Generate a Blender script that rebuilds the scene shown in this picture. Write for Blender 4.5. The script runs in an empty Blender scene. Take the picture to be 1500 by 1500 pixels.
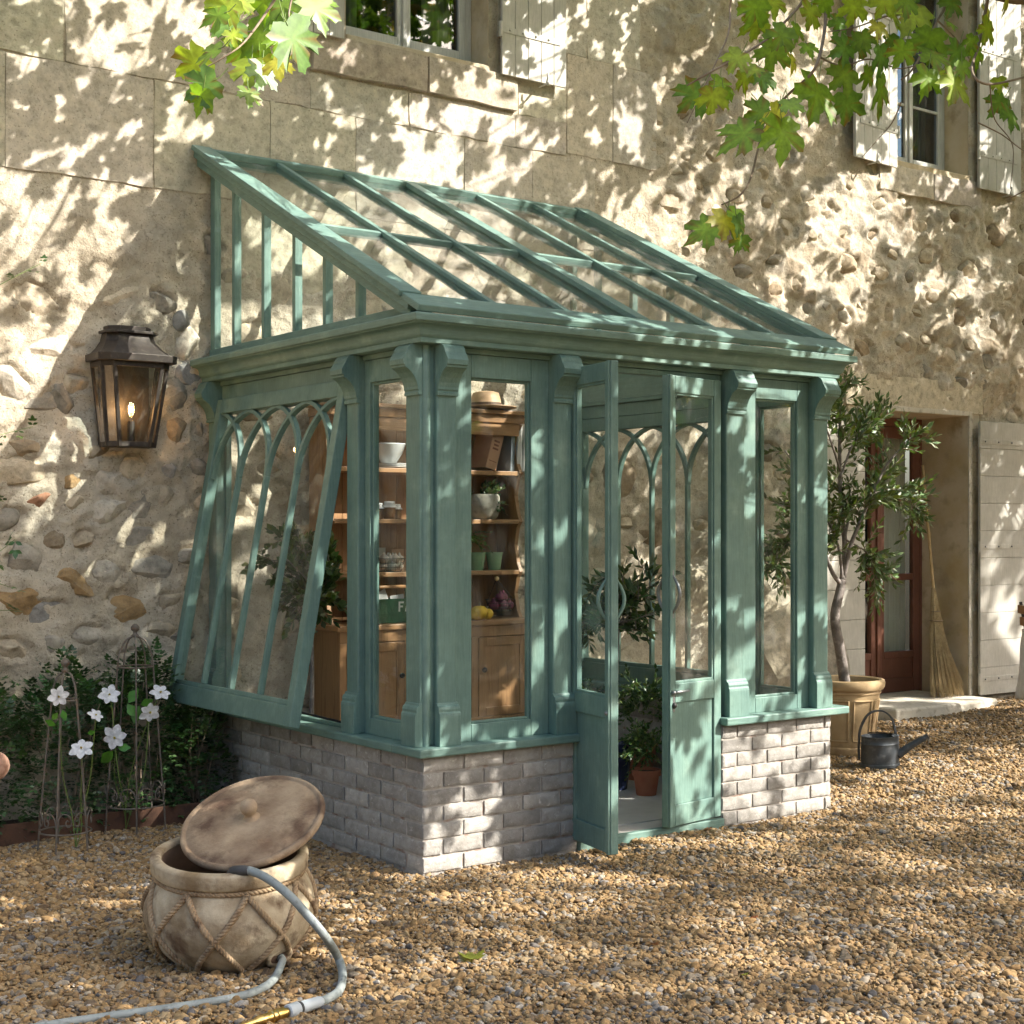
import bpy, bmesh, math, random
import numpy as np
from mathutils import Vector, Matrix
random.seed(7); rng = np.random.default_rng(7)
scn = bpy.context.scene; COL = scn.collection
# ------------------------------------------------------------------ camera, world, sun
CF, CYAW, CX, CY, CZ, CV0 = 2204.77, 0.634664, -3.81377, -8.23119, 1.6, 777.47     # pixel focal length etc. for a 1500 px frame
DD, WW = 2.353, 2.795                                                             # depth and width of the conservatory
LD = Vector((-0.90, 1.0, -1.02)).normalized()                                     # direction the sunlight travels
cd = bpy.data.cameras.new('camera'); cam = bpy.data.objects.new('camera', cd); COL.objects.link(cam)
cam.location = (CX, CY, CZ); cam.rotation_euler = (math.pi/2, 0, -CYAW)
cd.sensor_width = 36; cd.lens = CF/1500*36; cd.shift_y = (CV0-750)/1500; cd.clip_end = 500; cd.clip_start = 0.05
scn.camera = cam
w = bpy.data.worlds.new('World'); scn.world = w; w.use_nodes = True
sky = w.node_tree.nodes.new('ShaderNodeTexSky'); sky.sky_type = 'NISHITA'; sky.sun_disc = False
sky.sun_elevation = math.asin(-LD.z); sky.sun_rotation = math.atan2(-LD.x, -LD.y); sky.dust_density = 4.5; sky.air_density = 1.0
bg = w.node_tree.nodes['Background']; bg.inputs[1].default_value = 0.15
w.node_tree.links.new(sky.outputs[0], bg.inputs[0])
sl = bpy.data.lights.new('sun', 'SUN'); sl.energy = 4.5; sl.angle = math.radians(0.42); sl.color = (1.0, 0.945, 0.865)
so = bpy.data.objects.new('sun', sl); COL.objects.link(so); so.location = (10, -12, 14)
so.rotation_euler = LD.to_track_quat('-Z', 'Y').to_euler()
vs = scn.view_settings; vs.view_transform = 'Standard'; vs.look = 'None'; vs.exposure = 1.6; vs.gamma = 1.0; vs.use_curve_mapping = False
scn.cycles.max_bounces = 10; scn.cycles.transparent_max_bounces = 24; scn.cycles.diffuse_bounces = 5

# ------------------------------------------------------------------ pixel -> place (a pixel gives only a direction; the plane it touches gives the distance)
VF = np.array([math.sin(CYAW), math.cos(CYAW), 0.0]); VR = np.array([math.cos(CYAW), -math.sin(CYAW), 0.0]); CC = np.array([CX, CY, CZ])
def ray(u, v): return VF*CF + VR*(u-750) + np.array([0, 0, 1.0])*(CV0-v)
def aty(u, v, y): d = ray(u, v); return CC + (y-CY)/d[1]*d
def atz(u, v, z=0.0): d = ray(u, v); return CC + (z-CZ)/d[2]*d
def atd(u, v, dep): return CC + dep/CF*ray(u, v)
def proj(p):
    d = np.asarray(p, float)-CC; zz = d@VF
    zz = np.where(np.abs(zz) < 1e-6, 1e-6, zz)
    return 750+CF*(d@VR)/zz, CV0-CF*d[..., 2]/zz, zz
def ground_z(x, y=0): return 0.03*np.clip(np.asarray(x, float)-3.6, 0, 3.8)

# ------------------------------------------------------------------ noise
def _h(i, j, s):
    n = (i*374761393 + j*668265263 + s*2147483647) & 0xffffffff
    n = ((n ^ (n >> 13))*1274126177) & 0xffffffff
    return ((n ^ (n >> 16)) & 0xffff)/65535.0
def vnoise(x, y, s=0):
    x = np.asarray(x, float); y = np.asarray(y, float)
    i = np.floor(x).astype(np.int64); j = np.floor(y).astype(np.int64); f = x-i; g = y-j
    f = f*f*(3-2*f); g = g*g*(3-2*g)
    return (_h(i, j, s)*(1-f)*(1-g)+_h(i+1, j, s)*f*(1-g)+_h(i, j+1, s)*(1-f)*g+_h(i+1, j+1, s)*f*g)*2-1
def fbm(x, y, o=4, s=0):
    r = 0; a = 1
    for k in range(o): r = r+a*vnoise(np.asarray(x)*2**k+17.3*k, np.asarray(y)*2**k-9.1*k, s+k); a *= .5
    return r

# ------------------------------------------------------------------ materials
MATS = {}
def lk(nt, a, b): nt.links.new(a, b)
def newmat(name):
    m = bpy.data.materials.new(name); m.use_nodes = True; MATS[name] = m
    return m, m.node_tree, m.node_tree.nodes['Principled BSDF']
def ramp(nt, stops):
    r = nt.nodes.new('ShaderNodeValToRGB'); e = r.color_ramp.elements
    while len(e) > 1: e.remove(e[0])
    for k, (p, c) in enumerate(stops):
        el = e[0] if k == 0 else e.new(p)
        el.position = p; el.color = (c[0], c[1], c[2], 1) if hasattr(c, '__len__') else (c, c, c, 1)
    return r
def noise(nt, vec, scale, detail=4, rough=.55, dist=0.0):
    n = nt.nodes.new('ShaderNodeTexNoise'); n.inputs['Scale'].default_value = scale; n.inputs['Detail'].default_value = detail
    n.inputs['Roughness'].default_value = rough; n.inputs['Distortion'].default_value = dist
    if vec is not None: lk(nt, vec, n.inputs['Vector'])
    return n
def mixc(nt, fac, a, b, mode='MIX'):
    n = nt.nodes.new('ShaderNodeMix'); n.data_type = 'RGBA'; n.blend_type = mode
    for s, v in ((0, fac), (6, a), (7, b)):
        if isinstance(v, bpy.types.NodeSocket): lk(nt, v, n.inputs[s])
        elif hasattr(v, '__len__'): n.inputs[s].default_value = (v[0], v[1], v[2], 1)
        else: n.inputs[s].default_value = v
    return n.outputs[2]
def bump(nt, b, h, strength, dist=.01):
    n = nt.nodes.new('ShaderNodeBump'); n.inputs['Strength'].default_value = strength; n.inputs['Distance'].default_value = dist
    lk(nt, h, n.inputs['Height'])
    old = b.inputs['Normal'].links
    if old: lk(nt, old[0].from_socket, n.inputs['Normal'])
    lk(nt, n.outputs[0], b.inputs['Normal'])
def coords(nt, world=False, scale=None):
    if world: o = nt.nodes.new('ShaderNodeNewGeometry').outputs['Position']
    else: o = nt.nodes.new('ShaderNodeTexCoord').outputs['Object']
    if scale:
        mp = nt.nodes.new('ShaderNodeMapping'); mp.inputs['Scale'].default_value = scale; lk(nt, o, mp.inputs['Vector']); o = mp.outputs[0]
    return o
def surf(name, c1, c2, scale=6, c3=None, s3=25, rough=.7, bmp=.3, bscale=60, bdist=.004, metal=0, objcol=False, world=True, stretch=None, spec=.5, detail=5):
    """two or three real colours mixed by noise, with fine relief"""
    m, nt, b = newmat(name); co = coords(nt, world, stretch)
    n = noise(nt, co, scale, detail); r = ramp(nt, [(.32, c1), (.68, c2)]); lk(nt, n.outputs[0], r.inputs[0]); out = r.outputs[0]
    if c3 is not None:
        n2 = noise(nt, co, s3, 6, .6); r2 = ramp(nt, [(.52, 0), (.68, 1)]); lk(nt, n2.outputs[0], r2.inputs[0]); out = mixc(nt, r2.outputs[0], out, c3)
    if objcol:
        oi = nt.nodes.new('ShaderNodeObjectInfo'); out = mixc(nt, 1.0, oi.outputs['Color'], out, 'MULTIPLY')
    lk(nt, out, b.inputs['Base Color']); b.inputs['Roughness'].default_value = rough; b.inputs['Metallic'].default_value = metal
    b.inputs['Specular IOR Level'].default_value = spec
    if bmp: nb = noise(nt, co, bscale, 6, .65); bump(nt, b, nb.outputs[0], bmp, bdist)
    return m
def leafmat(name, rough=.45, trans=.4, attr=True, tint=(1, 1, 1), tcol=(1.5, 1.6, .5)):
    m, nt, b = newmat(name)
    if attr: a = nt.nodes.new('ShaderNodeAttribute'); a.attribute_name = 'col'; c = a.outputs['Color']
    else: a = nt.nodes.new('ShaderNodeObjectInfo'); c = a.outputs['Color']
    co = coords(nt, True); n = noise(nt, co, 45, 3); r = ramp(nt, [(.3, .75), (.7, 1.2)]); lk(nt, n.outputs[0], r.inputs[0])
    c = mixc(nt, 1.0, c, r.outputs[0], 'MULTIPLY'); c = mixc(nt, 1.0, c, tint, 'MULTIPLY')
    lk(nt, c, b.inputs['Base Color']); b.inputs['Roughness'].default_value = rough
    t = nt.nodes.new('ShaderNodeBsdfTranslucent'); lk(nt, mixc(nt, 1.0, c, tcol, 'MULTIPLY'), t.inputs[0])
    mx = nt.nodes.new('ShaderNodeMixShader'); mx.inputs[0].default_value = trans
    lk(nt, b.outputs[0], mx.inputs[1]); lk(nt, t.outputs[0], mx.inputs[2]); lk(nt, mx.outputs[0], nt.nodes['Material Output'].inputs[0])
    return m
def glassmat(name, tint=(.97, .985, .98), refl=1.0, wave=.0):
    m, nt, b = newmat(name); nt.nodes.remove(b)
    t = nt.nodes.new('ShaderNodeBsdfTransparent'); t.inputs[0].default_value = (*tint, 1)
    g = nt.nodes.new('ShaderNodeBsdfGlossy'); g.inputs['Roughness'].default_value = .012
    f = nt.nodes.new('ShaderNodeLayerWeight'); f.inputs[0].default_value = .5
    pw = nt.nodes.new('ShaderNodeMath'); pw.operation = 'POWER'; pw.inputs[1].default_value = 5; lk(nt, f.outputs['Facing'], pw.inputs[0])
    ma = nt.nodes.new('ShaderNodeMath'); ma.operation = 'MULTIPLY_ADD'; ma.inputs[1].default_value = .96; ma.inputs[2].default_value = .04; lk(nt, pw.outputs[0], ma.inputs[0])
    mu = nt.nodes.new('ShaderNodeMath'); mu.operation = 'MULTIPLY'; mu.inputs[1].default_value = refl; mu.use_clamp = True; lk(nt, ma.outputs[0], mu.inputs[0])
    if wave:
        n = noise(nt, coords(nt, True), 3, 2); bp = nt.nodes.new('ShaderNodeBump'); bp.inputs['Strength'].default_value = wave; bp.inputs['Distance'].default_value = .01
        lk(nt, n.outputs[0], bp.inputs['Height']); lk(nt, bp.outputs[0], g.inputs['Normal'])
    mx = nt.nodes.new('ShaderNodeMixShader'); lk(nt, mu.outputs[0], mx.inputs[0]); lk(nt, t.outputs[0], mx.inputs[1]); lk(nt, g.outputs[0], mx.inputs[2])
    if wave:
        df = nt.nodes.new('ShaderNodeBsdfDiffuse'); df.inputs[0].default_value = (.62, .60, .55, 1); dn = noise(nt, coords(nt, True, (1, 1, .45)), 9, 6, .7); dr_ = ramp(nt, [(.45, 0), (.78, .08)]); lk(nt, dn.outputs[0], dr_.inputs[0])
        m2 = nt.nodes.new('ShaderNodeMixShader'); lk(nt, dr_.outputs[0], m2.inputs[0]); lk(nt, mx.outputs[0], m2.inputs[1]); lk(nt, df.outputs[0], m2.inputs[2]); mx = m2
    lk(nt, mx.outputs[0], nt.nodes['Material Output'].inputs[0]); return m

def wall_material():
    m, nt, b = newmat('lime_mortar'); co = coords(nt, True)
    n1 = noise(nt, co, .9, 5, .6); r1 = ramp(nt, [(.3, (.44, .37, .265)), (.5, (.565, .49, .375)), (.72, (.63, .575, .475))]); lk(nt, n1.outputs[0], r1.inputs[0])
    n2 = noise(nt, co, 7, 8, .72); r2 = ramp(nt, [(.3, .66), (.62, 1.06)]); lk(nt, n2.outputs[0], r2.inputs[0])
    at = nt.nodes.new('ShaderNodeAttribute'); at.attribute_name = 'tint'; c = mixc(nt, at.outputs['Alpha'], r1.outputs[0], at.outputs['Color']); c = mixc(nt, 1.0, c, r2.outputs[0], 'MULTIPLY')
    n3 = noise(nt, co, 26, 6, .7); r3 = ramp(nt, [(.56, 0), (.68, .8)]); lk(nt, n3.outputs[0], r3.inputs[0])
    c = mixc(nt, r3.outputs[0], c, (.25, .21, .155))
    n4 = noise(nt, co, 85, 4, .65); r4 = ramp(nt, [(.60, 0), (.66, .85)]); lk(nt, n4.outputs[0], r4.inputs[0]); c = mixc(nt, r4.outputs[0], c, (.15, .12, .085))
    n5 = noise(nt, co, 2.3, 3, .5); r5 = ramp(nt, [(.58, 0), (.75, .5)]); lk(nt, n5.outputs[0], r5.inputs[0]); c = mixc(nt, r5.outputs[0], c, (.42, .41, .38))
    v = nt.nodes.new('ShaderNodeTexVoronoi'); v.feature = 'DISTANCE_TO_EDGE'; v.inputs['Scale'].default_value = 4.2; v.inputs['Randomness'].default_value = 1
    wv = nt.nodes.new('ShaderNodeVectorMath'); wv.operation = 'MULTIPLY_ADD'; wv.inputs[1].default_value = (.35, .35, .35); lk(nt, noise(nt, co, 3.5, 5, .65).outputs['Color'], wv.inputs[0]); lk(nt, co, wv.inputs[2]); lk(nt, wv.outputs[0], v.inputs['Vector'])
    rv = ramp(nt, [(.0, .55), (.018, 0)]); lk(nt, v.outputs[0], rv.inputs[0]); gate = ramp(nt, [(.50, 0), (.60, 1)]); lk(nt, noise(nt, co, 1.4, 3).outputs[0], gate.inputs[0])
    ml = nt.nodes.new('ShaderNodeMath'); ml.operation = 'MULTIPLY'; lk(nt, rv.outputs[0], ml.inputs[0]); lk(nt, gate.outputs[0], ml.inputs[1]); c = mixc(nt, ml.outputs[0], c, (.13, .105, .08))
    lk(nt, c, b.inputs['Base Color']); b.inputs['Roughness'].default_value = .95; b.inputs['Specular IOR Level'].default_value = .15
    bump(nt, b, n2.outputs[0], .7, .03); bump(nt, b, n3.outputs[0], .8, .018); bump(nt, b, n4.outputs[0], -.5, .006); nb = noise(nt, co, 150, 4, .7); bump(nt, b, nb.outputs[0], .5, .004)
    return m
wall_material()
def stone_material(name, hard=1.0, mixw=.35):
    m, nt, b = newmat(name); co = coords(nt, True); oi = nt.nodes.new('ShaderNodeObjectInfo')
    n1 = noise(nt, co, 14, 6, .7); r1 = ramp(nt, [(.3, .55), (.5, .95), (.75, 1.3)]); lk(nt, n1.outputs[0], r1.inputs[0])
    c = mixc(nt, 1.0, oi.outputs['Color'], r1.outputs[0], 'MULTIPLY')
    n2 = noise(nt, co, 5, 5, .7, .6); r2 = ramp(nt, [(.5, 0), (.64, mixw)]); lk(nt, n2.outputs[0], r2.inputs[0]); c = mixc(nt, r2.outputs[0], c, (.58, .50, .38))
    n3 = noise(nt, co, 70, 5, .72); r3 = ramp(nt, [(.57, 0), (.66, .75)]); lk(nt, n3.outputs[0], r3.inputs[0]); c = mixc(nt, r3.outputs[0], c, (.17, .15, .12))
    lk(nt, c, b.inputs['Base Color']); b.inputs['Roughness'].default_value = .88; b.inputs['Specular IOR Level'].default_value = .25
    v = nt.nodes.new('ShaderNodeTexVoronoi'); v.inputs['Scale'].default_value = 16; lk(nt, co, v.inputs['Vector']); bump(nt, b, v.outputs['Distance'], .35*hard, .02)
    bump(nt, b, n1.outputs[0], .8*hard, .014); bump(nt, b, n3.outputs[0], -.6, .006); return m
stone_material('rubble_stone'); stone_material('ashlar_stone', .6, .55)
def paint_material(name, base, dark, light, sc=1, grain=(90, 90, 7)):
    m, nt, b = newmat(name); co = coords(nt, True)
    n1 = noise(nt, co, 4.5, 6, .68); r1 = ramp(nt, [(.3, dark), (.55, base), (.8, light)]); lk(nt, n1.outputs[0], r1.inputs[0])
    geo = nt.nodes.new('ShaderNodeNewGeometry'); rp = ramp(nt, [(.53, 0), (.62, .55)]); lk(nt, geo.outputs['Pointiness'], rp.inputs[0])
    n2 = noise(nt, co, 30, 5, .7); ml = nt.nodes.new('ShaderNodeMath'); ml.operation = 'MULTIPLY'; lk(nt, rp.outputs[0], ml.inputs[0]); lk(nt, n2.outputs[0], ml.inputs[1])
    c = mixc(nt, ml.outputs[0], r1.outputs[0], light)
    n4 = noise(nt, co, 70, 3, .6); r4 = ramp(nt, [(.70, 0), (.74, .6)]); lk(nt, n4.outputs[0], r4.inputs[0]); c = mixc(nt, r4.outputs[0], c, tuple(v*.6 for v in dark))
    lk(nt, c, b.inputs['Base Color']); b.inputs['Roughness'].default_value = .52; b.inputs['Specular IOR Level'].default_value = .4
    cs = coords(nt, True, grain); g = noise(nt, cs, 1.2, 5, .65); bump(nt, b, g.outputs[0], .35*sc, .005); gr = ramp(nt, [(.35, .88), (.65, 1.08)]); lk(nt, g.outputs[0], gr.inputs[0]); lk(nt, mixc(nt, 1.0, c, gr.outputs[0], 'MULTIPLY'), b.inputs['Base Color'])
    nb = noise(nt, co, 160, 3, .6); bump(nt, b, nb.outputs[0], .16*sc, .002); return m
paint_material('sage_paint', (.13, .222, .188), (.088, .165, .148), (.25, .35, .285))
paint_material('sage_paint_rail', (.13, .222, .188), (.088, .165, .148), (.25, .35, .285), 1, (7, 7, 90))
paint_material('shutter_paint', (.46, .44, .385), (.38, .36, .31), (.58, .56, .50))
paint_material('window_paint', (.50, .50, .47), (.42, .42, .40), (.62, .62, .58))
paint_material('redbrown_paint', (.16, .062, .038), (.12, .046, .028), (.22, .095, .06))
def brick_material():
    m, nt, b = newmat('limewashed_brick'); co = coords(nt, True); oi = nt.nodes.new('ShaderNodeObjectInfo')
    n1 = noise(nt, co, 16, 6, .65); r1 = ramp(nt, [(.3, (.262, .243, .215)), (.6, (.385, .365, .332))]); lk(nt, n1.outputs[0], r1.inputs[0])
    n2 = noise(nt, co, 34, 6, .75, .5); r2 = ramp(nt, [(.57, 0), (.67, .75)]); lk(nt, n2.outputs[0], r2.inputs[0]); c = mixc(nt, r2.outputs[0], r1.outputs[0], (.60, .575, .53))
    n3 = noise(nt, co, 11, 5, .7); r3 = ramp(nt, [(.66, 0), (.73, .7)]); lk(nt, n3.outputs[0], r3.inputs[0]); c = mixc(nt, r3.outputs[0], c, (.28, .13, .075))
    rr = ramp(nt, [(0, .72), (1, 1.22)]); lk(nt, oi.outputs['Random'], rr.inputs[0]); c = mixc(nt, 1.0, c, rr.outputs[0], 'MULTIPLY')
    lk(nt, c, b.inputs['Base Color']); b.inputs['Roughness'].default_value = .9; b.inputs['Specular IOR Level'].default_value = .25
    bump(nt, b, n2.outputs[0], .7, .008); nb = noise(nt, co, 120, 4, .7); bump(nt, b, nb.outputs[0], .4, .003)
brick_material()
surf('brick_mortar', (.36, .33, .29), (.45, .415, .37), 20, (.24, .15, .11), 9, .95, .6, 90, .005)
surf('concrete', (.42, .40, .38), (.52, .50, .48), 6, None, 25, .9, .4, 80)
surf('wood', (.30, .155, .062), (.42, .235, .10), 5, (.22, .11, .045), 9, .5, .2, 60, .003, stretch=(1, 1, 1))
def wood_grain(name, stretch, a=(.27, .135, .052), bcol=(.44, .25, .11)):
    m, nt, b = newmat(name); co = coords(nt, True, stretch); n = noise(nt, co, 1.0, 6, .6, .8); r = ramp(nt, [(.28, a), (.5, bcol), (.72, tuple(v*.8 for v in bcol))])
    lk(nt, n.outputs[0], r.inputs[0]); lk(nt, r.outputs[0], b.inputs['Base Color']); b.inputs['Roughness'].default_value = .5; bump(nt, b, n.outputs[0], .2, .004)
wood_grain('wood_x', (3, 40, 40), (.19, .09, .034), (.345, .185, .078)); wood_grain('wood_z', (40, 40, 3), (.19, .09, .034), (.345, .185, .078))
surf('lamp_iron', (.035, .027, .022), (.055, .043, .035), 9, (.08, .065, .05), 30, .55, .25, 120, .002, metal=.35)
surf('trellis_iron', (.10, .085, .07), (.17, .15, .125), 20, (.20, .12, .07), 60, .65, .4, 120, .002, metal=.3)
surf('black_iron', (.02, .02, .02), (.035, .033, .03), 20, None, 20, .5, .2, 80, .002, metal=.4)
surf('pewter', (.20, .21, .21), (.30, .31, .31), 30, None, 20, .4, .2, 80, .002, metal=.8)
surf('zinc_dark', (.045, .055, .065), (.075, .085, .095), 8, (.11, .12, .13), 22, .5, .25, 70, .002, metal=.5)
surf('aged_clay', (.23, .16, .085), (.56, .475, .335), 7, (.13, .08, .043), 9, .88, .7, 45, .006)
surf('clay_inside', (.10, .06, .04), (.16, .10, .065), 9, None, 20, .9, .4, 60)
surf('clay_lid', (.165, .10, .058), (.38, .285, .185), 7, (.10, .056, .033), 6, .88, .8, 60, .006)
surf('clay_rope', (.26, .175, .095), (.42, .31, .19), 12, (.15, .09, .05), 18, .9, .5, 120, .003)
surf('terracotta_ochre', (.40, .28, .145), (.50, .37, .21), 5, (.31, .21, .11), 9, .85, .35, 60, .003)
surf('terracotta_red', (.30, .10, .055), (.38, .15, .085), 9, None, 20, .85, .3, 60, .003)
surf('terracotta_pale', (.40, .22, .15), (.50, .31, .22), 18, (.28, .14, .09), 30, .9, .6, 90, .004)
surf('soil', (.025, .016, .01), (.05, .034, .022), 20, None, 20, .95, .8, 60, .02)
surf('hose_rubber', (.21, .24, .235), (.29, .32, .31), 12, (.15, .165, .16), 40, .6, .2, 200, .001)
surf('dark_rubber', (.03, .03, .03), (.06, .06, .06), 20, None, 20, .7, .2, 90, .002)
surf('grey_plastic', (.42, .46, .48), (.48, .52, .54), 10, None, 20, .45, .1, 90, .001)
surf('brass', (.55, .36, .12), (.70, .48, .18), 20, (.35, .22, .07), 40, .32, .15, 90, .002, metal=1)
surf('rust_steel', (.07, .035, .02), (.11, .05, .027), 8, (.05, .025, .016), 20, .9, .5, 60, .003)
surf('bark', (.16, .12, .09), (.25, .20, .155), 18, (.10, .075, .055), 40, .9, .7, 70, .008)
surf('olive_bark', (.13, .11, .095), (.23, .20, .18), 14, (.30, .27, .24), 22, .9, .7, 90, .006)
surf('twig', (.15, .105, .07), (.26, .20, .14), 18, None, 20, .85, .4, 90, .003)
surf('green_stem', (.10, .16, .03), (.16, .23, .05), 18, None, 20, .6, .2, 90, .002)
surf('straw', (.36, .26, .13), (.50, .38, .21), 30, (.26, .18, .085), 60, .8, .2, 200, .001)
surf('bamboo', (.42, .28, .12), (.52, .37, .18), 16, None, 20, .6, .1, 90, .001)
surf('curtain', (.50, .48, .38), (.60, .58, .48), 4, None, 20, .9, .2, 200, .001)
surf('hedge_core', (.03, .05, .015), (.045, .07, .02), 3, None, 20, .9, .5, 20, .05)
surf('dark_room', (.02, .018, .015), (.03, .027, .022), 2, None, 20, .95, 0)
surf('step_stone', (.50, .46, .38), (.60, .55, .46), 5, (.36, .32, .25), 22, .9, .5, 80, .004)
surf('reveal_plaster', (.44, .34, .19), (.60, .53, .42), 2.2, (.36, .29, .19), 5, .95, .5, 50, .006)
surf('tinted', (.86, .86, .86), (1.0, 1.0, 1.0), 12, None, 20, .6, .2, 90, .002, objcol=True)
surf('glazed', (.86, .86, .86), (1.0, 1.0, 1.0), 12, None, 20, .25, .05, 90, .001, objcol=True)
surf('rough_tinted', (.7, .7, .7), (1.0, 1.0, 1.0), 14, (.6, .55, .5), 30, .9, .5, 90, .004, objcol=True)
surf('white_cloth', (.70, .69, .66), (.80, .79, .76), 20, None, 20, .9, .2, 300, .001)
leafmat('plane_leaf_mat', .42, .5); leafmat('plane_leaf_single', .42, .45); leafmat('olive_leaf_mat', .42, .2); leafmat('shrub_leaf_mat', .38, .2)
leafmat('petal_mat', .6, .3, tcol=(1, 1, 1))
glassmat('window_glass', refl=.75, wave=.05); glassmat('house_glass', (.55, .58, .58), 2.4, .08); glassmat('clear_glass', (.93, .95, .95), 1.6)
def emis(name, col, s):
    m, nt, b = newmat(name); b.inputs['Emission Color'].default_value = (*col, 1); b.inputs['Emission Strength'].default_value = s; b.inputs['Base Color'].default_value = (*col, 1)
emis('filament', (1.0, .50, .14), 34)
def pebble_material():
    m, nt, b = newmat('pebbles'); oi = nt.nodes.new('ShaderNodeObjectInfo')
    r = ramp(nt, [(0, (.33, .20, .085)), (.18, (.45, .30, .14)), (.36, (.37, .225, .095)), (.52, (.51, .375, .21)), (.66, (.26, .155, .07)), (.78, (.21, .16, .11)), (.88, (.50, .42, .31)), (.96, (.13, .12, .12)), (1, (.56, .51, .44))])
    lk(nt, oi.outputs['Random'], r.inputs[0]); co = coords(nt, True); n = noise(nt, co, 90, 4, .6); rr = ramp(nt, [(.3, .42), (.7, .88)]); lk(nt, n.outputs[0], rr.inputs[0])
    lk(nt, mixc(nt, 1.0, r.outputs[0], rr.outputs[0], 'MULTIPLY'), b.inputs['Base Color']); b.inputs['Roughness'].default_value = .8; b.inputs['Specular IOR Level'].default_value = .3
    bump(nt, b, n.outputs[0], .3, .004)
pebble_material()
def gravel_base():
    m, nt, b = newmat('gravel_base'); co = coords(nt, True)
    v = nt.nodes.new('ShaderNodeTexVoronoi'); v.inputs['Scale'].default_value = 42; lk(nt, co, v.inputs['Vector'])
    s = nt.nodes.new('ShaderNodeSeparateColor'); lk(nt, v.outputs['Color'], s.inputs[0])
    r = ramp(nt, [(0, (.20, .13, .065)), (.4, (.34, .23, .115)), (.7, (.24, .16, .085)), (1, (.42, .33, .2))]); lk(nt, s.outputs[0], r.inputs[0])
    lk(nt, r.outputs[0], b.inputs['Base Color']); b.inputs['Roughness'].default_value = .9; bump(nt, b, v.outputs['Distance'], -.8 if False else .8, .02)
gravel_base()
M = MATS

# ------------------------------------------------------------------ object helpers
ORG = {}
def tag(o, label=None, cat=None, group=None, kind=None):
    if label: o['label'] = label
    if cat: o['category'] = cat
    if group: o['group'] = group
    if kind: o['kind'] = kind
    return o
def thing(name, loc, label, cat, group=None):
    o = bpy.data.objects.new(name, None); COL.objects.link(o); o.location = loc; o.empty_display_size = .1; ORG[o.name] = np.array(loc, float)
    return tag(o, label, cat, group)
def link(name, me, mat, parent=None, loc=None, color=None, bevel=0, smooth=False):
    o = bpy.data.objects.new(name, me); COL.objects.link(o)
    if mat and not me.materials: me.materials.append(M[mat])
    p = ORG.get(parent.name, np.zeros(3)) if parent else np.zeros(3)
    base = np.array(loc if loc is not None else p, float)
    o.location = base-p; ORG[o.name] = base
    if parent: o.parent = parent
    if color is not None: o.color = (*color, 1)
    if bevel:
        md = o.modifiers.new('bevel', 'BEVEL'); md.width = bevel; md.segments = 2; md.limit_method = 'ANGLE'; md.angle_limit = .6
    if smooth: me.shade_smooth()
    return o
def trimesh(name, V, T, col=None, smooth=True):
    V = np.asarray(V, np.float32); T = np.asarray(T, np.int32); me = bpy.data.meshes.new(name); k = T.shape[1]
    me.vertices.add(len(V)); me.vertices.foreach_set('co', V.ravel()); me.loops.add(T.size); me.loops.foreach_set('vertex_index', T.ravel())
    me.polygons.add(len(T)); me.polygons.foreach_set('loop_start', np.arange(0, T.size, k, dtype=np.int32)); me.polygons.foreach_set('loop_total', np.full(len(T), k, np.int32))
    me.update(calc_edges=True); me.validate()
    if col is not None:
        a = me.attributes.new('col', 'FLOAT_COLOR', 'POINT'); c = np.ones((len(V), 4), np.float32); c[:, :3] = col; a.data.foreach_set('color', c.ravel())
    if smooth: me.shade_smooth()
    return me
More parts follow.
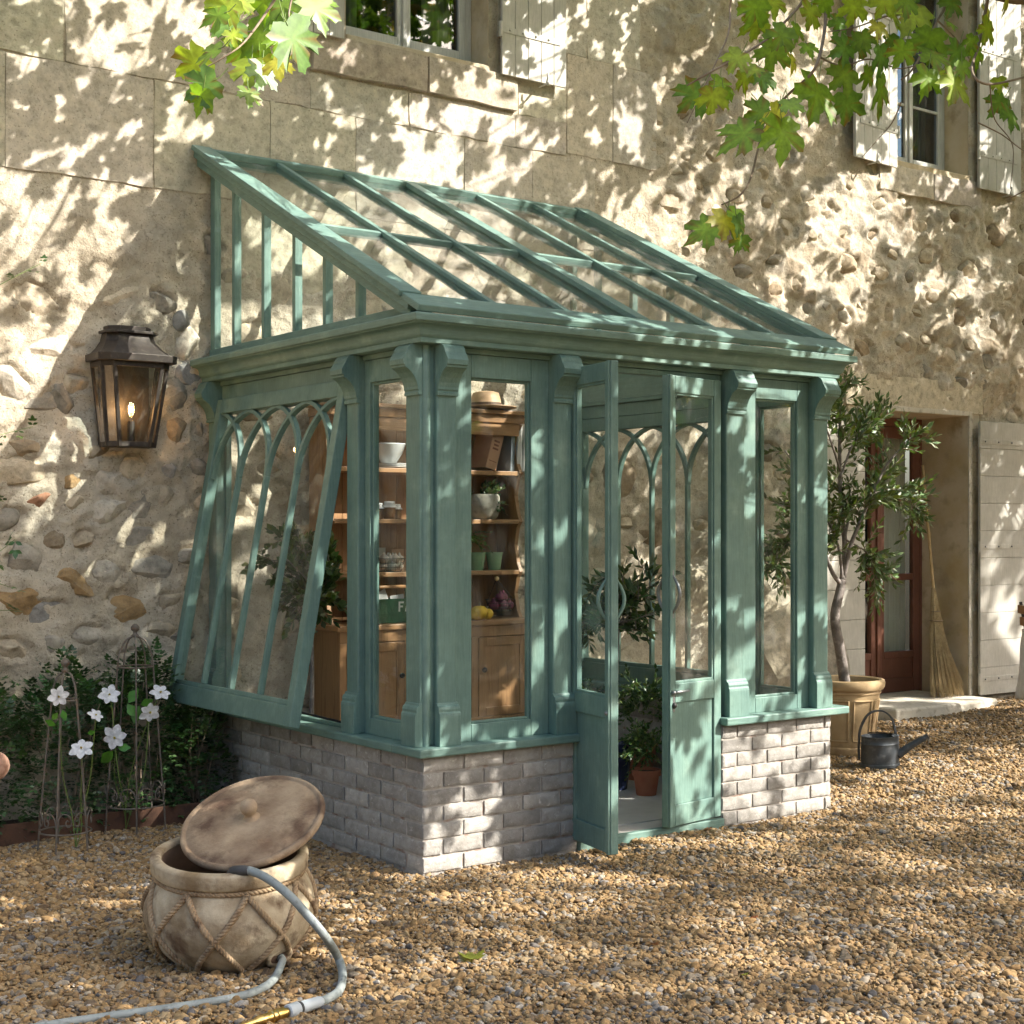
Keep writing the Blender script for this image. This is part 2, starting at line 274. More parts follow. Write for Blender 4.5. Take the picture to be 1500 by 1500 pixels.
class MB:
    """collects shapes in world coordinates; build() links them as ONE mesh object, a child of parent when given"""
    def __init__(s): s.v = []; s.f = []
    def add(s, V, F):
        n = len(s.v); s.v += [tuple(map(float, q)) for q in V]; s.f += [tuple(int(i)+n for i in q) for q in F]; return s
    def box(s, a, b):
        x0, y0, z0 = a; x1, y1, z1 = b
        if x0 > x1: x0, x1 = x1, x0
        if y0 > y1: y0, y1 = y1, y0
        if z0 > z1: z0, z1 = z1, z0
        return s.add([(x0, y0, z0), (x1, y0, z0), (x1, y1, z0), (x0, y1, z0), (x0, y0, z1), (x1, y0, z1), (x1, y1, z1), (x0, y1, z1)],
                     [(0, 3, 2, 1), (4, 5, 6, 7), (0, 1, 5, 4), (1, 2, 6, 5), (2, 3, 7, 6), (3, 0, 4, 7)])
    def obox(s, o, ex, ey, ez):
        o, ex, ey, ez = [np.asarray(q, float) for q in (o, ex, ey, ez)]
        V = [o+a*ex+b*ey+c*ez for c in (0, 1) for a, b in ((0, 0), (1, 0), (1, 1), (0, 1))]
        F = [(0, 3, 2, 1), (4, 5, 6, 7), (0, 1, 5, 4), (1, 2, 6, 5), (2, 3, 7, 6), (3, 0, 4, 7)]
        if np.dot(np.cross(ex, ey), ez) < 0: F = [f[::-1] for f in F]
        return s.add(V, F)
    def beam(s, p, q, w, h, up=(0, 0, 1)):
        """bar from p to q: width w sideways, h along up (centred)"""
        p, q = np.asarray(p, float), np.asarray(q, float); d = q-p; side = np.cross(d, up); side /= np.linalg.norm(side); u = np.cross(side, d); u /= np.linalg.norm(u)
        return s.obox(p-side*w/2-u*h/2, d, side*w, u*h)
    def tube(s, P, r, n=8, caps=True):
        P = np.asarray(P, float); m = len(P); R = np.full(m, r, float) if np.isscalar(r) else np.asarray(r, float)
        T = np.gradient(P, axis=0); T /= np.linalg.norm(T, axis=1)[:, None]+1e-9
        a = np.array([0, 0, 1.0]) if abs(T[0][2]) < .9 else np.array([1.0, 0, 0]); N_ = np.cross(T[0], a); N_ /= np.linalg.norm(N_); V = []
        for k in range(m):
            N_ = N_-T[k]*np.dot(N_, T[k]); N_ /= np.linalg.norm(N_)+1e-9; B = np.cross(T[k], N_)
            for j in range(n): t = 2*math.pi*j/n; V.append(P[k]+R[k]*(math.cos(t)*N_+math.sin(t)*B))
        F = [(k*n+j, k*n+(j+1) % n, (k+1)*n+(j+1) % n, (k+1)*n+j) for k in range(m-1) for j in range(n)]
        if caps: F += [tuple(range(n))[::-1], tuple((m-1)*n+j for j in range(n))]
        return s.add(V, F)
    def lathe(s, prof, c=(0, 0, 0), n=32, M4=None, wob=0):
        V = []; F = []; m = len(prof)
        for r, z in prof:
            for j in range(n):
                t = 2*math.pi*j/n; rr = r*(1+wob*math.sin(3*t+z*9)+wob*.6*math.sin(7*t+2)); p = Vector((rr*math.cos(t), rr*math.sin(t), z))
                if M4 is not None: p = M4 @ p
                V.append((p.x+c[0], p.y+c[1], p.z+c[2]))
        for k in range(m-1):
            for j in range(n): F.append((k*n+j, k*n+(j+1) % n, (k+1)*n+(j+1) % n, (k+1)*n+j))
        return s.add(V, F)
    def prism(s, poly, o, eu, ev, ew):
        """polygon (a,b) in the plane eu,ev at o, extruded along ew"""
        o, eu, ev, ew = [np.asarray(q, float) for q in (o, eu, ev, ew)]; n = len(poly)
        A = [o+a*eu+b*ev for a, b in poly]; B = [q+ew for q in A]; F = [tuple(range(n))[::-1], tuple(range(n, 2*n))]+[(j, (j+1) % n, n+(j+1) % n, n+j) for j in range(n)]
        area = sum(poly[j][0]*poly[(j+1) % n][1]-poly[(j+1) % n][0]*poly[j][1] for j in range(n))
        if np.dot(np.cross(eu, ev), ew)*area < 0: F = [f[::-1] for f in F]
        return s.add(A+B, F)
    def sphere(s, c, r, n=16, m=10, sc=(1, 1, 1)):
        return s.add([(c[0]+r*sc[0]*math.sin(math.pi*k/m)*math.cos(2*math.pi*j/n), c[1]+r*sc[1]*math.sin(math.pi*k/m)*math.sin(2*math.pi*j/n), c[2]+r*sc[2]*math.cos(math.pi*k/m)) for k in range(m+1) for j in range(n)],
                     [(k*n+j, (k+1)*n+j, (k+1)*n+(j+1) % n, k*n+(j+1) % n) for k in range(m) for j in range(n)])
    def mesh(s, name, org=(0, 0, 0)):
        me = bpy.data.meshes.new(name); o = np.asarray(org, float); me.from_pydata([tuple(np.asarray(q)-o) for q in s.v], [], s.f); me.update(); return me
    def build(s, name, mat, parent=None, bevel=0, smooth=False, color=None, auto=None):
        org = ORG.get(parent.name, np.zeros(3)) if parent else np.zeros(3)
        o = link(name, s.mesh(name, org), mat, parent, None, color, bevel, smooth)
        if auto: o.data.shade_smooth(); o.data.set_sharp_from_angle(angle=math.radians(auto))
        return o
def struct(o): o['kind'] = 'structure'; return o
def spline(P, n=40):
    P = np.asarray(P, float); m = len(P); out = []
    for t in np.linspace(0, m-1-1e-6, n):
        i = int(t); f = t-i; p0 = P[max(i-1, 0)]; p1 = P[i]; p2 = P[i+1]; p3 = P[min(i+2, m-1)]
        out.append(.5*((2*p1)+(-p0+p2)*f+(2*p0-5*p1+4*p2-p3)*f*f+(-p0+3*p1-3*p2+p3)*f**3))
    return np.array(out)
# ---- leaves
_half = [(0, 1.0), (.07, .84), (.17, .80), (.15, .68), (.22, .58), (.19, .50), (.33, .56), (.44, .70), (.50, .60), (.63, .62), (.57, .48), (.60, .36), (.46, .28), (.38, .20), (.50, .14), (.55, .02), (.42, -.02), (.26, -.14), (.10, -.10), (0, -.04)]
_out = _half+[(-x, y) for x, y in _half[-2:0:-1]]
def plane_template():
    V = [(0, .25, 0)]+[(x, y, .10*abs(x)-.16*(x*x+(y-.25)**2)) for x, y in _out]
    n = len(_out); return np.array(V), np.array([(0, 1+(j+1) % n, 1+j) for j in range(n)])
PLV, PLT = plane_template()
def lance_template(w=.17):
    return np.array([(0, 0, 0), (w*.8, .3, .02), (0, .33, -.02), (-w*.8, .3, .02), (w, .55, .01), (0, .6, -.03), (-w, .55, .01), (0, 1.0, -.10)]), np.array([(0, 1, 2), (0, 2, 3), (1, 4, 5), (1, 5, 2), (2, 5, 6), (2, 6, 3), (4, 7, 5), (5, 7, 6)])
LAV, LAT = lance_template(); OVV, OVT = lance_template(.27)
def norm(a): a = np.asarray(a, float); return a/(np.linalg.norm(a, axis=-1, keepdims=True)+1e-9)
def leaf_batch(TV, TT, pos, d, nrm, s, col, curl=None):
    pos = np.asarray(pos, float); d = norm(d); N_ = len(pos); nrm = norm(nrm-d*np.sum(nrm*d, 1, keepdims=True)); side = np.cross(d, nrm); s = np.asarray(s, float).reshape(-1, 1, 1)
    cz = np.ones((N_, 1, 1)) if curl is None else np.asarray(curl).reshape(-1, 1, 1)
    V = pos[:, None]+s*(side[:, None]*TV[None, :, 0:1]+d[:, None]*TV[None, :, 1:2]+nrm[:, None]*TV[None, :, 2:3]*cz)
    T = TT[None]+(np.arange(N_)*len(TV))[:, None, None]
    C = np.repeat(np.asarray(col)[:, None], len(TV), 1)
    return V.reshape(-1, 3), T.reshape(-1, 3), C.reshape(-1, 3)
def leaf_object(name, mat, parent, batch, kind='stuff'):
    V, T, C = batch; org = ORG.get(parent.name, np.zeros(3)) if parent else np.zeros(3)
    o = link(name, trimesh(name, V-org, T, C, True), mat, parent)
    if kind: o['kind'] = kind
    return o
def rvec(n): return norm(rng.normal(size=(n, 3)))
def vary(base, n, a=.25, b=.12): base = np.asarray(base); return np.clip(base*(1+rng.uniform(-a, a, (n, 1)))*(1+rng.uniform(-b, b, (n, 3))), .003, 1)

# ================================================================== GROUND
mb = MB(); xs = [-90, 3.6, 7.4, 90]
mb.add([(x, y, float(ground_z(x))-.022) for y in (-90, .0) for x in xs], [(j, j+1, 5+j, 4+j) for j in range(3)])
ground = struct(mb.build('ground', 'gravel_base'))
def gravel():
    N_ = 700000; X = rng.uniform(-3.6, 9.5, N_); Y = rng.uniform(-6.4, -.02, N_); Z = ground_z(X)
    u, v, d = proj(np.stack([X, Y, Z], 1)); ok = (d > 2) & (u > -260) & (u < 1760) & (v < 1640)
    ok &= ~((X > -.02) & (X < WW+.02) & (Y > -DD-.005))
    ok &= ~((X < .0) & (Y > -.53)); ok &= ~((X > 5.78) & (X < 7.22) & (Y > -.3))
    far = d > 8.5; ok &= ~(far & (rng.uniform(size=N_) < .25))
    P = np.stack([X, Y, Z], 1)[ok]; n = len(P)
    P[:, 2] += rng.uniform(-.016, .004, n)+.010*fbm(P[:, 0]*3, P[:, 1]*3, 3, 5)
    me = bpy.data.meshes.new('gravel'); me.vertices.add(n); me.vertices.foreach_set('co', P.astype(np.float32).ravel())
    base = np.exp(rng.normal(math.log(.0076), .44, n)).clip(.004, .022)
    S = np.stack([base*rng.uniform(1.0, 1.5, n), base*rng.uniform(.75, 1.05, n), base*rng.uniform(.5, .8, n)], 1)
    R_ = np.stack([rng.normal(0, .35, n), rng.normal(0, .35, n), rng.uniform(0, 6.28, n)], 1)
    for nm, A in (('scl', S), ('rot', R_)):
        a = me.attributes.new(nm, 'FLOAT_VECTOR', 'POINT'); a.data.foreach_set('vector', A.astype(np.float32).ravel())
    a = me.attributes.new('pick', 'INT', 'POINT'); a.data.foreach_set('value', rng.integers(0, 6, n).astype(np.int32))
    o = bpy.data.objects.new('gravel', me); COL.objects.link(o); me.materials.append(M['pebbles'])
    ng = bpy.data.node_groups.new('pebble_scatter', 'GeometryNodeTree')
    ng.interface.new_socket('Geometry', in_out='INPUT', socket_type='NodeSocketGeometry'); ng.interface.new_socket('Geometry', in_out='OUTPUT', socket_type='NodeSocketGeometry')
    nn = ng.nodes.new; gi = nn('NodeGroupInput'); go = nn('NodeGroupOutput'); jo = nn('GeometryNodeGeometryToInstance')
    for k in range(6):
        ic = nn('GeometryNodeMeshIcoSphere'); ic.inputs['Subdivisions'].default_value = 3; ic.inputs['Radius'].default_value = 1
        nz = nn('ShaderNodeTexNoise'); nz.noise_dimensions = '4D'; nz.inputs['W'].default_value = k*3.7; nz.inputs['Scale'].default_value = .75; nz.inputs['Detail'].default_value = 2
        sb = nn('ShaderNodeVectorMath'); sb.operation = 'SUBTRACT'; sb.inputs[1].default_value = (.5, .5, .5); ng.links.new(nz.outputs['Color'], sb.inputs[0])
        sc = nn('ShaderNodeVectorMath'); sc.operation = 'SCALE'; sc.inputs['Scale'].default_value = 1.3; ng.links.new(sb.outputs[0], sc.inputs[0])
        sp = nn('GeometryNodeSetPosition'); ng.links.new(ic.outputs[0], sp.inputs[0]); ng.links.new(sc.outputs[0], sp.inputs['Offset'])
        sm = nn('GeometryNodeSetMaterial'); sm.inputs['Material'].default_value = M['pebbles']; ng.links.new(sp.outputs[0], sm.inputs[0])
        ss = nn('GeometryNodeSetShadeSmooth'); ng.links.new(sm.outputs[0], ss.inputs[0]); ng.links.new(ss.outputs[0], jo.inputs[0])
    def attr(nm, t):
        a = nn('GeometryNodeInputNamedAttribute'); a.data_type = t; a.inputs['Name'].default_value = nm; return [q for q in a.outputs if q.enabled and q.name == 'Attribute'][0]
    ip = nn('GeometryNodeInstanceOnPoints'); ng.links.new(gi.outputs[0], ip.inputs['Points']); ng.links.new(jo.outputs[0], ip.inputs['Instance']); ip.inputs['Pick Instance'].default_value = True
    ng.links.new(attr('pick', 'INT'), ip.inputs['Instance Index']); ng.links.new(attr('rot', 'FLOAT_VECTOR'), ip.inputs['Rotation']); ng.links.new(attr('scl', 'FLOAT_VECTOR'), ip.inputs['Scale'])
    ng.links.new(ip.outputs[0], go.inputs[0]); o.modifiers.new('scatter', 'NODES').node_group = ng
    return tag(o, 'ochre pea gravel covering the yard', 'gravel', None, 'stuff')
gravel()

# ================================================================== STONE HOUSE
house = thing('stone_house', (3.0, 0, 0), 'pale rubble and ashlar stone house wall with shuttered windows', 'house')
OPEN = [(.95, 2.05, 4.72, 6.4), (6.2, 7.2, 4.70, 6.4), (5.8, 7.2, -.2, 2.60)]
def amask(x, z):
    a = 1/(1+np.exp(-(z-3.42+.10*vnoise(np.asarray(x)*1.7, np.asarray(z)*1.7, 3))*14)); b = 1/(1+np.exp((np.asarray(x)-3.45+.12*vnoise(np.asarray(z)*3, np.asarray(x)*2, 9))*14)); return a*b
GREY, BLUE, OCH, BEI, WHI, RED, BRN = (.29, .262, .215), (.265, .255, .235), (.31, .205, .10), (.46, .385, .28), (.50, .445, .36), (.34, .18, .11), (.28, .215, .14)
PAL = np.array([BEI, BEI, WHI, BEI, GREY, BRN, BEI, WHI])
def cells(x, z):
    """packed rubble: height and colour of the stone cell at x, z"""
    x = np.asarray(x, float); z = np.asarray(z, float); X = x/.21+.22*vnoise(x*6, z*6, 50); Z = z/.155+.22*vnoise(x*6+9, z*6, 51); i0 = np.floor(X).astype(np.int64); j0 = np.floor(Z).astype(np.int64)
    F1 = np.full(X.shape, 9.0); F2 = F1.copy(); ID = np.zeros(X.shape, np.int64)
    for di in (-1, 0, 1):
        for dj in (-1, 0, 1):
            i, j = i0+di, j0+dj; d = np.hypot(X-(i+.12+.76*_h(i, j, 61)), Z-(j+.12+.76*_h(i, j, 62))); n = d < F1
            F2 = np.where(n, F1, np.minimum(F2, d)); ID = np.where(n, i*7919+j*104729, ID); F1 = np.where(n, d, F1)
    hh = _h(ID, ID*0+3, 63); e = np.clip((F2-F1)/.32, 0, 1); e = e*e*(3-2*e); hs = np.where(hh > .38, .4+.6*hh, .08)
    return hs*e**.7, e*np.clip((hh-.38)*6, 0, 1), PAL[(_h(ID, ID*0+5, 64)*7.99).astype(int)]
def wd(x, z):
    """how far the face of the wall stands out at x, z"""
    x = np.asarray(x, float); z = np.asarray(z, float); am = amask(x, z)
    r = .022*fbm(x*2.6, z*3.0, 3, 1)+.015*fbm(x*8, z*10, 3, 7)+.009*np.abs(fbm(x*19, z*23, 2, 21)); rr_ = np.clip((x-2.9)/1.2, 0, 1)*.55+.45; r = r+(.015*cells(x, z)[0]-.007)*rr_; r = r*(1-am)+am*(.0025*fbm(x*5, z*5, 3, 30)-.0045)
    for x0, x1, z0, z1 in OPEN:
        dx = np.maximum(np.maximum(x0-x, x-x1), 0); dz = np.maximum(np.maximum(z0-z, z-z1), 0); k = np.clip(np.hypot(dx, dz)/.14, 0, 1); r = r*k
    return r
def seg(bp, step, fine):
    out = []
    for a, b in zip(bp[:-1], bp[1:]):
        st = step if (a >= fine[0]-1e-6 and b <= fine[1]+1e-6) else .25
        out.append(np.linspace(a, b, max(1, int(round((b-a)/st)))+1)[:-1])
    return np.concatenate(out+[[bp[-1]]])
gx = seg([-6, -1.7, .95, 2.05, 5.8, 6.2, 7.2, 8.6, 13], .0175, (-1.7, 8.6)); gz = seg([-.2, 2.60, 4.70, 4.72, 6.4, 7.6], .0175, (-.2, 6.4))
GX, GZ = np.meshgrid(gx, gz); GY = -wd(GX, GZ); nx, nz = len(gx), len(gz)
cx_ = (gx[:-1]+gx[1:])/2; cz_ = (gz[:-1]+gz[1:])/2; KX, KZ = np.meshgrid(cx_, cz_); keep = np.ones_like(KX, bool)
for x0, x1, z0, z1 in OPEN: keep &= ~((KX > x0) & (KX < x1) & (KZ > z0) & (KZ < z1))
I, J = np.nonzero(keep); Q = np.stack([I*nx+J, I*nx+J+1, (I+1)*nx+J+1, (I+1)*nx+J], 1)
wall = link('wall', bpy.data.meshes.new('wall'), 'lime_mortar', house)
# body of the house behind the face: side and top so that it stands as a block
mb = MB(); mb.box((-6, .56, -.2), (5.5, .7, 7.6)); mb.box((-6, .02, 7.5), (13, .7, 7.62)); mb.box((-6.1, .0, -.2), (-6, .7, 7.6)); mb.box((13, .0, -.2), (13.1, .7, 7.6))
mb.box((7.5, .56, -.2), (13, .7, 7.6)); mb.box((5.5, 1.6, -.2), (7.5, 1.7, 7.6)); mb.build('wall_core', 'lime_mortar', house)
def ico(sub):
    bm = bmesh.new(); bmesh.ops.create_icosphere(bm, subdivisions=sub, radius=1); V = np.array([q.co[:] for q in bm.verts]); T = np.array([[q.index for q in f.verts] for f in bm.faces]); bm.free(); return V, T
ICV, ICT = ico(3)
def rock(seed, ncut=15, cut=.60):
    r = np.random.default_rng(seed); V = ICV.copy()
    for k in range(ncut):
        n = norm(r.normal(size=3)); d = r.uniform(cut, .95); t = V@n-d; V = V-np.maximum(t, 0)[:, None]*n*.96
    f = .05*fbm(V[:, 0]*2.2+seed, V[:, 1]*2.2+V[:, 2]*1.3, 3, seed)+.03*fbm(V[:, 2]*4+seed, V[:, 0]*4-V[:, 1], 2, seed+3)
    me = trimesh('rock', V*(1+f)[:, None], ICT); me.set_sharp_from_angle(angle=.42); return me
ROCKS = [rock(k) for k in range(40)]; BOULD = [rock(100+k, 14, .8) for k in range(6)]
def stone(x, z, rx, rz, col, out=.02, mesh=None, ry=.07, rot=None):
    o = link('stone', mesh or random.choice(ROCKS), 'rubble_stone', wall, (x, -float(wd(x, z))+ry-out, z), tuple(np.array(col)*random.uniform(.85, 1.15)))
    o.scale = (rx*1.05, ry, rz*1.05); o.rotation_euler = (random.uniform(-.1, .1), rot if rot is not None else random.uniform(-.5, .5), random.uniform(-.1, .1))
    taken.append((x, z, max(rx, rz))); STN.append(o)
taken = []; STN = []
SL = [(110, 705, 35, 25, OCH), (158, 702, 44, 40, WHI), (202, 738, 44, 46, GREY), (245, 723, 28, 42, BEI), (157, 745, 50, 36, WHI), (60, 732, 29, 22, RED), (80, 792, 30, 42, BRN), (110, 735, 24, 22, BEI), (205, 793, 44, 42, GREY), (223, 833, 50, 45, GREY),
      (107, 852, 52, 34, OCH), (157, 840, 40, 34, WHI), (187, 893, 58, 48, OCH), (32, 872, 48, 48, OCH), (72, 900, 44, 38, BLUE), (260, 623, 30, 44, BRN), (252, 578, 30, 38, GREY), (280, 552, 30, 38, BLUE), (233, 923, 38, 26, BEI), (247, 688, 22, 22, BLUE),
      (273, 813, 26, 24, GREY), (250, 880, 30, 32, BEI), (294, 630, 22, 30, GREY), (50, 657, 50, 30, BRN), (140, 663, 46, 30, BRN), (53, 583, 50, 38, GREY), (90, 580, 32, 42, GREY), (80, 503, 72, 52, WHI), (28, 690, 60, 40, BEI), (37, 820, 38, 42, GREY), (82, 940, 42, 36, GREY), (133, 930, 42, 26, WHI),
      (198, 683, 32, 36, BEI), (291, 690, 30, 32, GREY), (113, 560, 32, 30, BEI), (278, 500, 30, 46, WHI), (268, 470, 22, 30, BLUE), (20, 560, 44, 40, WHI), (180, 430, 54, 34, BEI), (60, 440, 60, 40, BEI), (235, 440, 34, 28, GREY), (300, 740, 26, 36, BEI), (125, 790, 26, 28, BEI), (15, 760, 34, 30, GREY), (270, 935, 30, 24, GREY), (195, 965, 34, 26, BEI), (20, 950, 40, 30, BEI), (285, 860, 24, 30, GREY)]
for u, v, w_, h_, c in SL:
    p = aty(u, v, -.02); k = ((p-CC)@VF)/CF; stone(p[0], p[2], w_*k*.5/.80*1.32, h_*k*.5*1.32, tuple(np.array(c)*1.05), .029)
# big base stones seen behind the glass and by the doorway
for x, z, rx, rz, c, ou in [(4.95, .62, .42, .42, BEI, .20), (5.35, .55, .22, .45, GREY, .16), (3.55, .55, .38, .28, BEI, .05), (2.95, .72, .28, .22, BEI, .05), (4.25, .42, .3, .3, BEI, .07), (3.2, 1.18, .3, .2, BEI, .04), (3.95, 1.12, .34, .22, BEI, .04), (2.45, 1.0, .26, .2, BEI, .04), (4.6, 1.32, .26, .17, BEI, .035), (3.6, 1.62, .22, .16, BRN, .04), (2.8, 1.62, .25, .15, BEI, .035), (3.2, 1.98, .2, .16, BRN, .045), (4.3, 1.78, .24, .15, BEI, .035)]:
    stone(x, z, rx, rz, c, ou, random.choice(BOULD), .22 if ou > .1 else .10, random.uniform(-.12, .12))
tries = 0
while len(taken) < 285 and tries < 9000:
    tries += 1; x = random.uniform(-.1, 8.5); z = random.uniform(.25, 4.75)
    if x < 2.6 and z > 3.35: continue
    if float(amask(x, z)) > .25: continue
    s_ = random.uniform(.06, .14)
    if any(x0-.12-s_ < x < x1+.12+s_ and z0-.12-s_ < z < z1+.12+s_ for x0, x1, z0, z1 in OPEN): continue
    if any(math.hypot(x-a, z-b) < s_*1.15+c*.85+.02 for a, b, c in taken): continue
    if False: continue
    stone(x, z, s_*random.uniform(1, 1.35), s_*random.uniform(.7, .95), random.choice([BEI, BEI, BEI, WHI, GREY, BRN, BEI, BEI]), random.uniform(.014, .032))
# the mortar face itself, lapping up round every set stone
LAP = np.zeros_like(GX)
for (x, z, q), o in zip(taken, STN):
    rx, rz = o.scale[0], o.scale[2]
    if rx > .3: continue
    jx = slice(*np.searchsorted(gx, (x-rx*2.2, x+rx*2.2))); jz = slice(*np.searchsorted(gz, (z-rz*2.2, z+rz*2.2))); c_, s__ = math.cos(o.rotation_euler.y), math.sin(o.rotation_euler.y)
    ax_ = GX[jz, jx]-x; az_ = GZ[jz, jx]-z; rr = np.hypot((ax_*c_-az_*s__)/rx, (ax_*s__+az_*c_)/rz)+.16*fbm(GX[jz, jx]*22, GZ[jz, jx]*22, 2, 8)
    LAP[jz, jx] = np.maximum(LAP[jz, jx], np.exp(-((rr-1.10)/.22)**2)*.009)-np.where(rr < .8, .02, 0)
GY = GY-LAP
wm = trimesh('wall', np.stack([GX, GY, GZ], -1).reshape(-1, 3)-ORG[house.name], Q); ch_, ce, cp_ = cells(GX, GZ); al = ce*(1-amask(GX, GZ))*(.25+.5*np.clip((GX-2.9)/1.2, 0, 1))
ta = wm.attributes.new('tint', 'FLOAT_COLOR', 'POINT'); ta.data.foreach_set('color', np.concatenate([cp_, al[..., None]], -1).reshape(-1).astype(np.float32)); wm.materials.append(M['lime_mortar']); wall.data = wm
# dressed blocks
def block(x0, x1, z0, z1, proud=.007, col=(.52, .465, .375), gap=.0035):
    w_, h_ = x1-x0-2*gap, z1-z0-2*gap; n, m = max(6, int(w_/.06)), max(4, int(h_/.06)); sd = random.randint(0, 999)
    A, B = np.meshgrid(np.linspace(0, 1, n), np.linspace(0, 1, m)); px = (A-.5)*w_; pz = (B-.5)*h_
    e = np.minimum(np.minimum(A, 1-A)*w_, np.minimum(B, 1-B)*h_); edge = (e < 1e-6)
    px += .006*fbm(B*h_*9+sd, A*0+sd, 2, sd)*(np.minimum(A, 1-A) < 1e-6); pz += .006*fbm(A*w_*9+sd, B*0, 2, sd+4)*(np.minimum(B, 1-B) < 1e-6)
    py = np.where(edge, -proud*.85, -proud)-.0025*fbm(px*5+sd, pz*5, 3, sd)
    V = np.stack([px, py, pz], -1).reshape(-1, 3); idx = np.arange(n*m).reshape(m, n); Q = np.stack([idx[:-1, :-1], idx[:-1, 1:], idx[1:, 1:], idx[1:, :-1]], -1).reshape(-1, 4)
    ring = np.concatenate([idx[0, :], idx[1:, -1], idx[-1, -2::-1], idx[-2:0:-1, 0]]); bk = V[ring].copy(); bk[:, 1] = .03; k0 = len(V); k = len(ring)
    Q = np.concatenate([Q, [(ring[(j+1) % k], ring[j], k0+j, k0+(j+1) % k) for j in range(k)]]); V = np.concatenate([V, bk])
    bme = trimesh('ashlar_block', V, Q); bme.set_sharp_from_angle(angle=.6)
    link('ashlar_block', bme, 'ashlar_stone', wall, ((x0+x1)/2, 0, (z0+z1)/2), tuple(np.array(col)*random.uniform(.9, 1.08)*np.array([1, random.uniform(.97, 1.03), random.uniform(.92, 1.05)])))
for z0, z1, js in [(3.58, 4.21, [-3, -2.2, -1.177, -.325, .42, 1.02, 1.85, 2.42, 2.98]), (4.21, 4.44, [.05, .70, 1.42, 2.28, 2.72]), (4.21, 4.86, [-2.6, -1.9, -.847, .05]), (4.86, 5.5, [-2.9, -1.5, -.35, .25, .90]), (5.5, 6.2, [-2.4, -1.2, -.5, .3, .9]), (4.44, 4.9, [2.30, 2.72]), (4.23, 4.93, [2.72, 3.14, 3.56]), (4.93, 5.6, [2.12, 2.9, 3.4]), (5.6, 6.3, [2.12, 2.7, 3.5]), (2.98, 3.58, [.22, .95, 1.7, 2.2, 2.85]), (4.72, 5.4, [.55, .90])]:
    for a, b in zip(js[:-1], js[1:]): block(a, b, z0, z1, random.uniform(.002, .005))
for a, b in ((.70, 1.55), (1.55, 2.28)): block(a, b, 4.445, 4.69, .045, (.48, .41, .32), .008)          # sill course under the upper window
for a, b in ((6.0, 6.7), (6.7, 7.36)): block(a, b, 4.42, 4.66, .03, (.52, .46, .37), .008)
for z0, z1 in ((2.62, 2.90),): block(5.6, 7.4, z0, z1, .012, (.52, .46, .36), .008)

def reveal(x0, x1, z0, z1, dep, sill=True):
    mb = MB(); t = .10
    mb.box((x0-t, .004, z0-.02), (x0, dep+.06, z1+t)); mb.box((x1, .004, z0-.02), (x1+t, dep+.06, z1+t)); mb.box((x0, .004, z1), (x1, dep+.06, z1+t))
    if sill: mb.box((x0, -.015, z0-.06), (x1, dep+.06, z0))
    return mb
def house_window(x0, x1, z0, z1, dep, lab):
    reveal(x0, x1, z0, z1, dep).build('window_reveal', 'reveal_plaster', house, .008)
    t = .055; y0, y1 = dep, dep+.06; xm = (x0+x1)/2
    mb = MB(); mb.box((x0, y0, z0), (x0+t, y1, z1)); mb.box((x1-t, y0, z0), (x1, y1, z1)); mb.box((x0+t, y0, z0), (x1-t, y1, z0+t)); mb.box((x0+t, y0, z1-t), (x1-t, y1, z1))
    mb.box((x0+t, y0-.05, z0+.004), (x1-t, y0-.002, z0+.035))
    w_ = mb.build('window', 'window_paint', house, .006); w_['label'] = lab
    for a, b in ((x0+t+.003, xm-.002), (xm+.002, x1-t-.003)):
        mb = MB(); s = .05; ya, yb = y0-.012, y0+.035; zb, zt = z0+t+.003, z1-t-.003
        mb.box((a, ya, zb), (a+s, yb, zt)); mb.box((b-s, ya, zb), (b, yb, zt)); mb.box((a+s, ya, zb), (b-s, yb, zb+s+.02)); mb.box((a+s, ya, zt-s), (b-s, yb, zt))
        for zz in (zb+(zt-zb)/3, zb+(zt-zb)*2/3): mb.box((a+s, ya+.006, zz-.012), (b-s, yb-.006, zz+.012))
        mb.build('sash', 'window_paint', w_, .005)
        MB().box((a+s-.005, y0+.008, zb+.05), (b-s+.005, y0+.014, zt-.04)).build('pane', 'house_glass', w_)
    MB().box((xm-.018, y0-.03, z0+t+.003), (xm+.018, y0-.013, z1-t)).build('astragal', 'window_paint', w_, .006)
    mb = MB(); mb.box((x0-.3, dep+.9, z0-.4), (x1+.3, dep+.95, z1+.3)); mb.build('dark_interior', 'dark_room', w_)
    for k, a in enumerate((x0+.06, x1-.30)):
        mb = MB(); n = 24; V = []; 
        for zz in (z0, z1):
            for j in range(n+1): V.append((a+.24*j/n, dep+.16+.02*math.sin(j*1.4), zz))
        mb.add(V, [(j, j+1, n+2+j, n+1+j) for j in range(n)]).build('curtain', 'curtain', w_, smooth=True)
house_window(.95, 2.05, 4.72, 6.4, .20, 'grey framed upper window above the conservatory roof')
house_window(6.2, 7.2, 4.70, 6.4, .25, 'pale framed upper window behind the plane leaves')
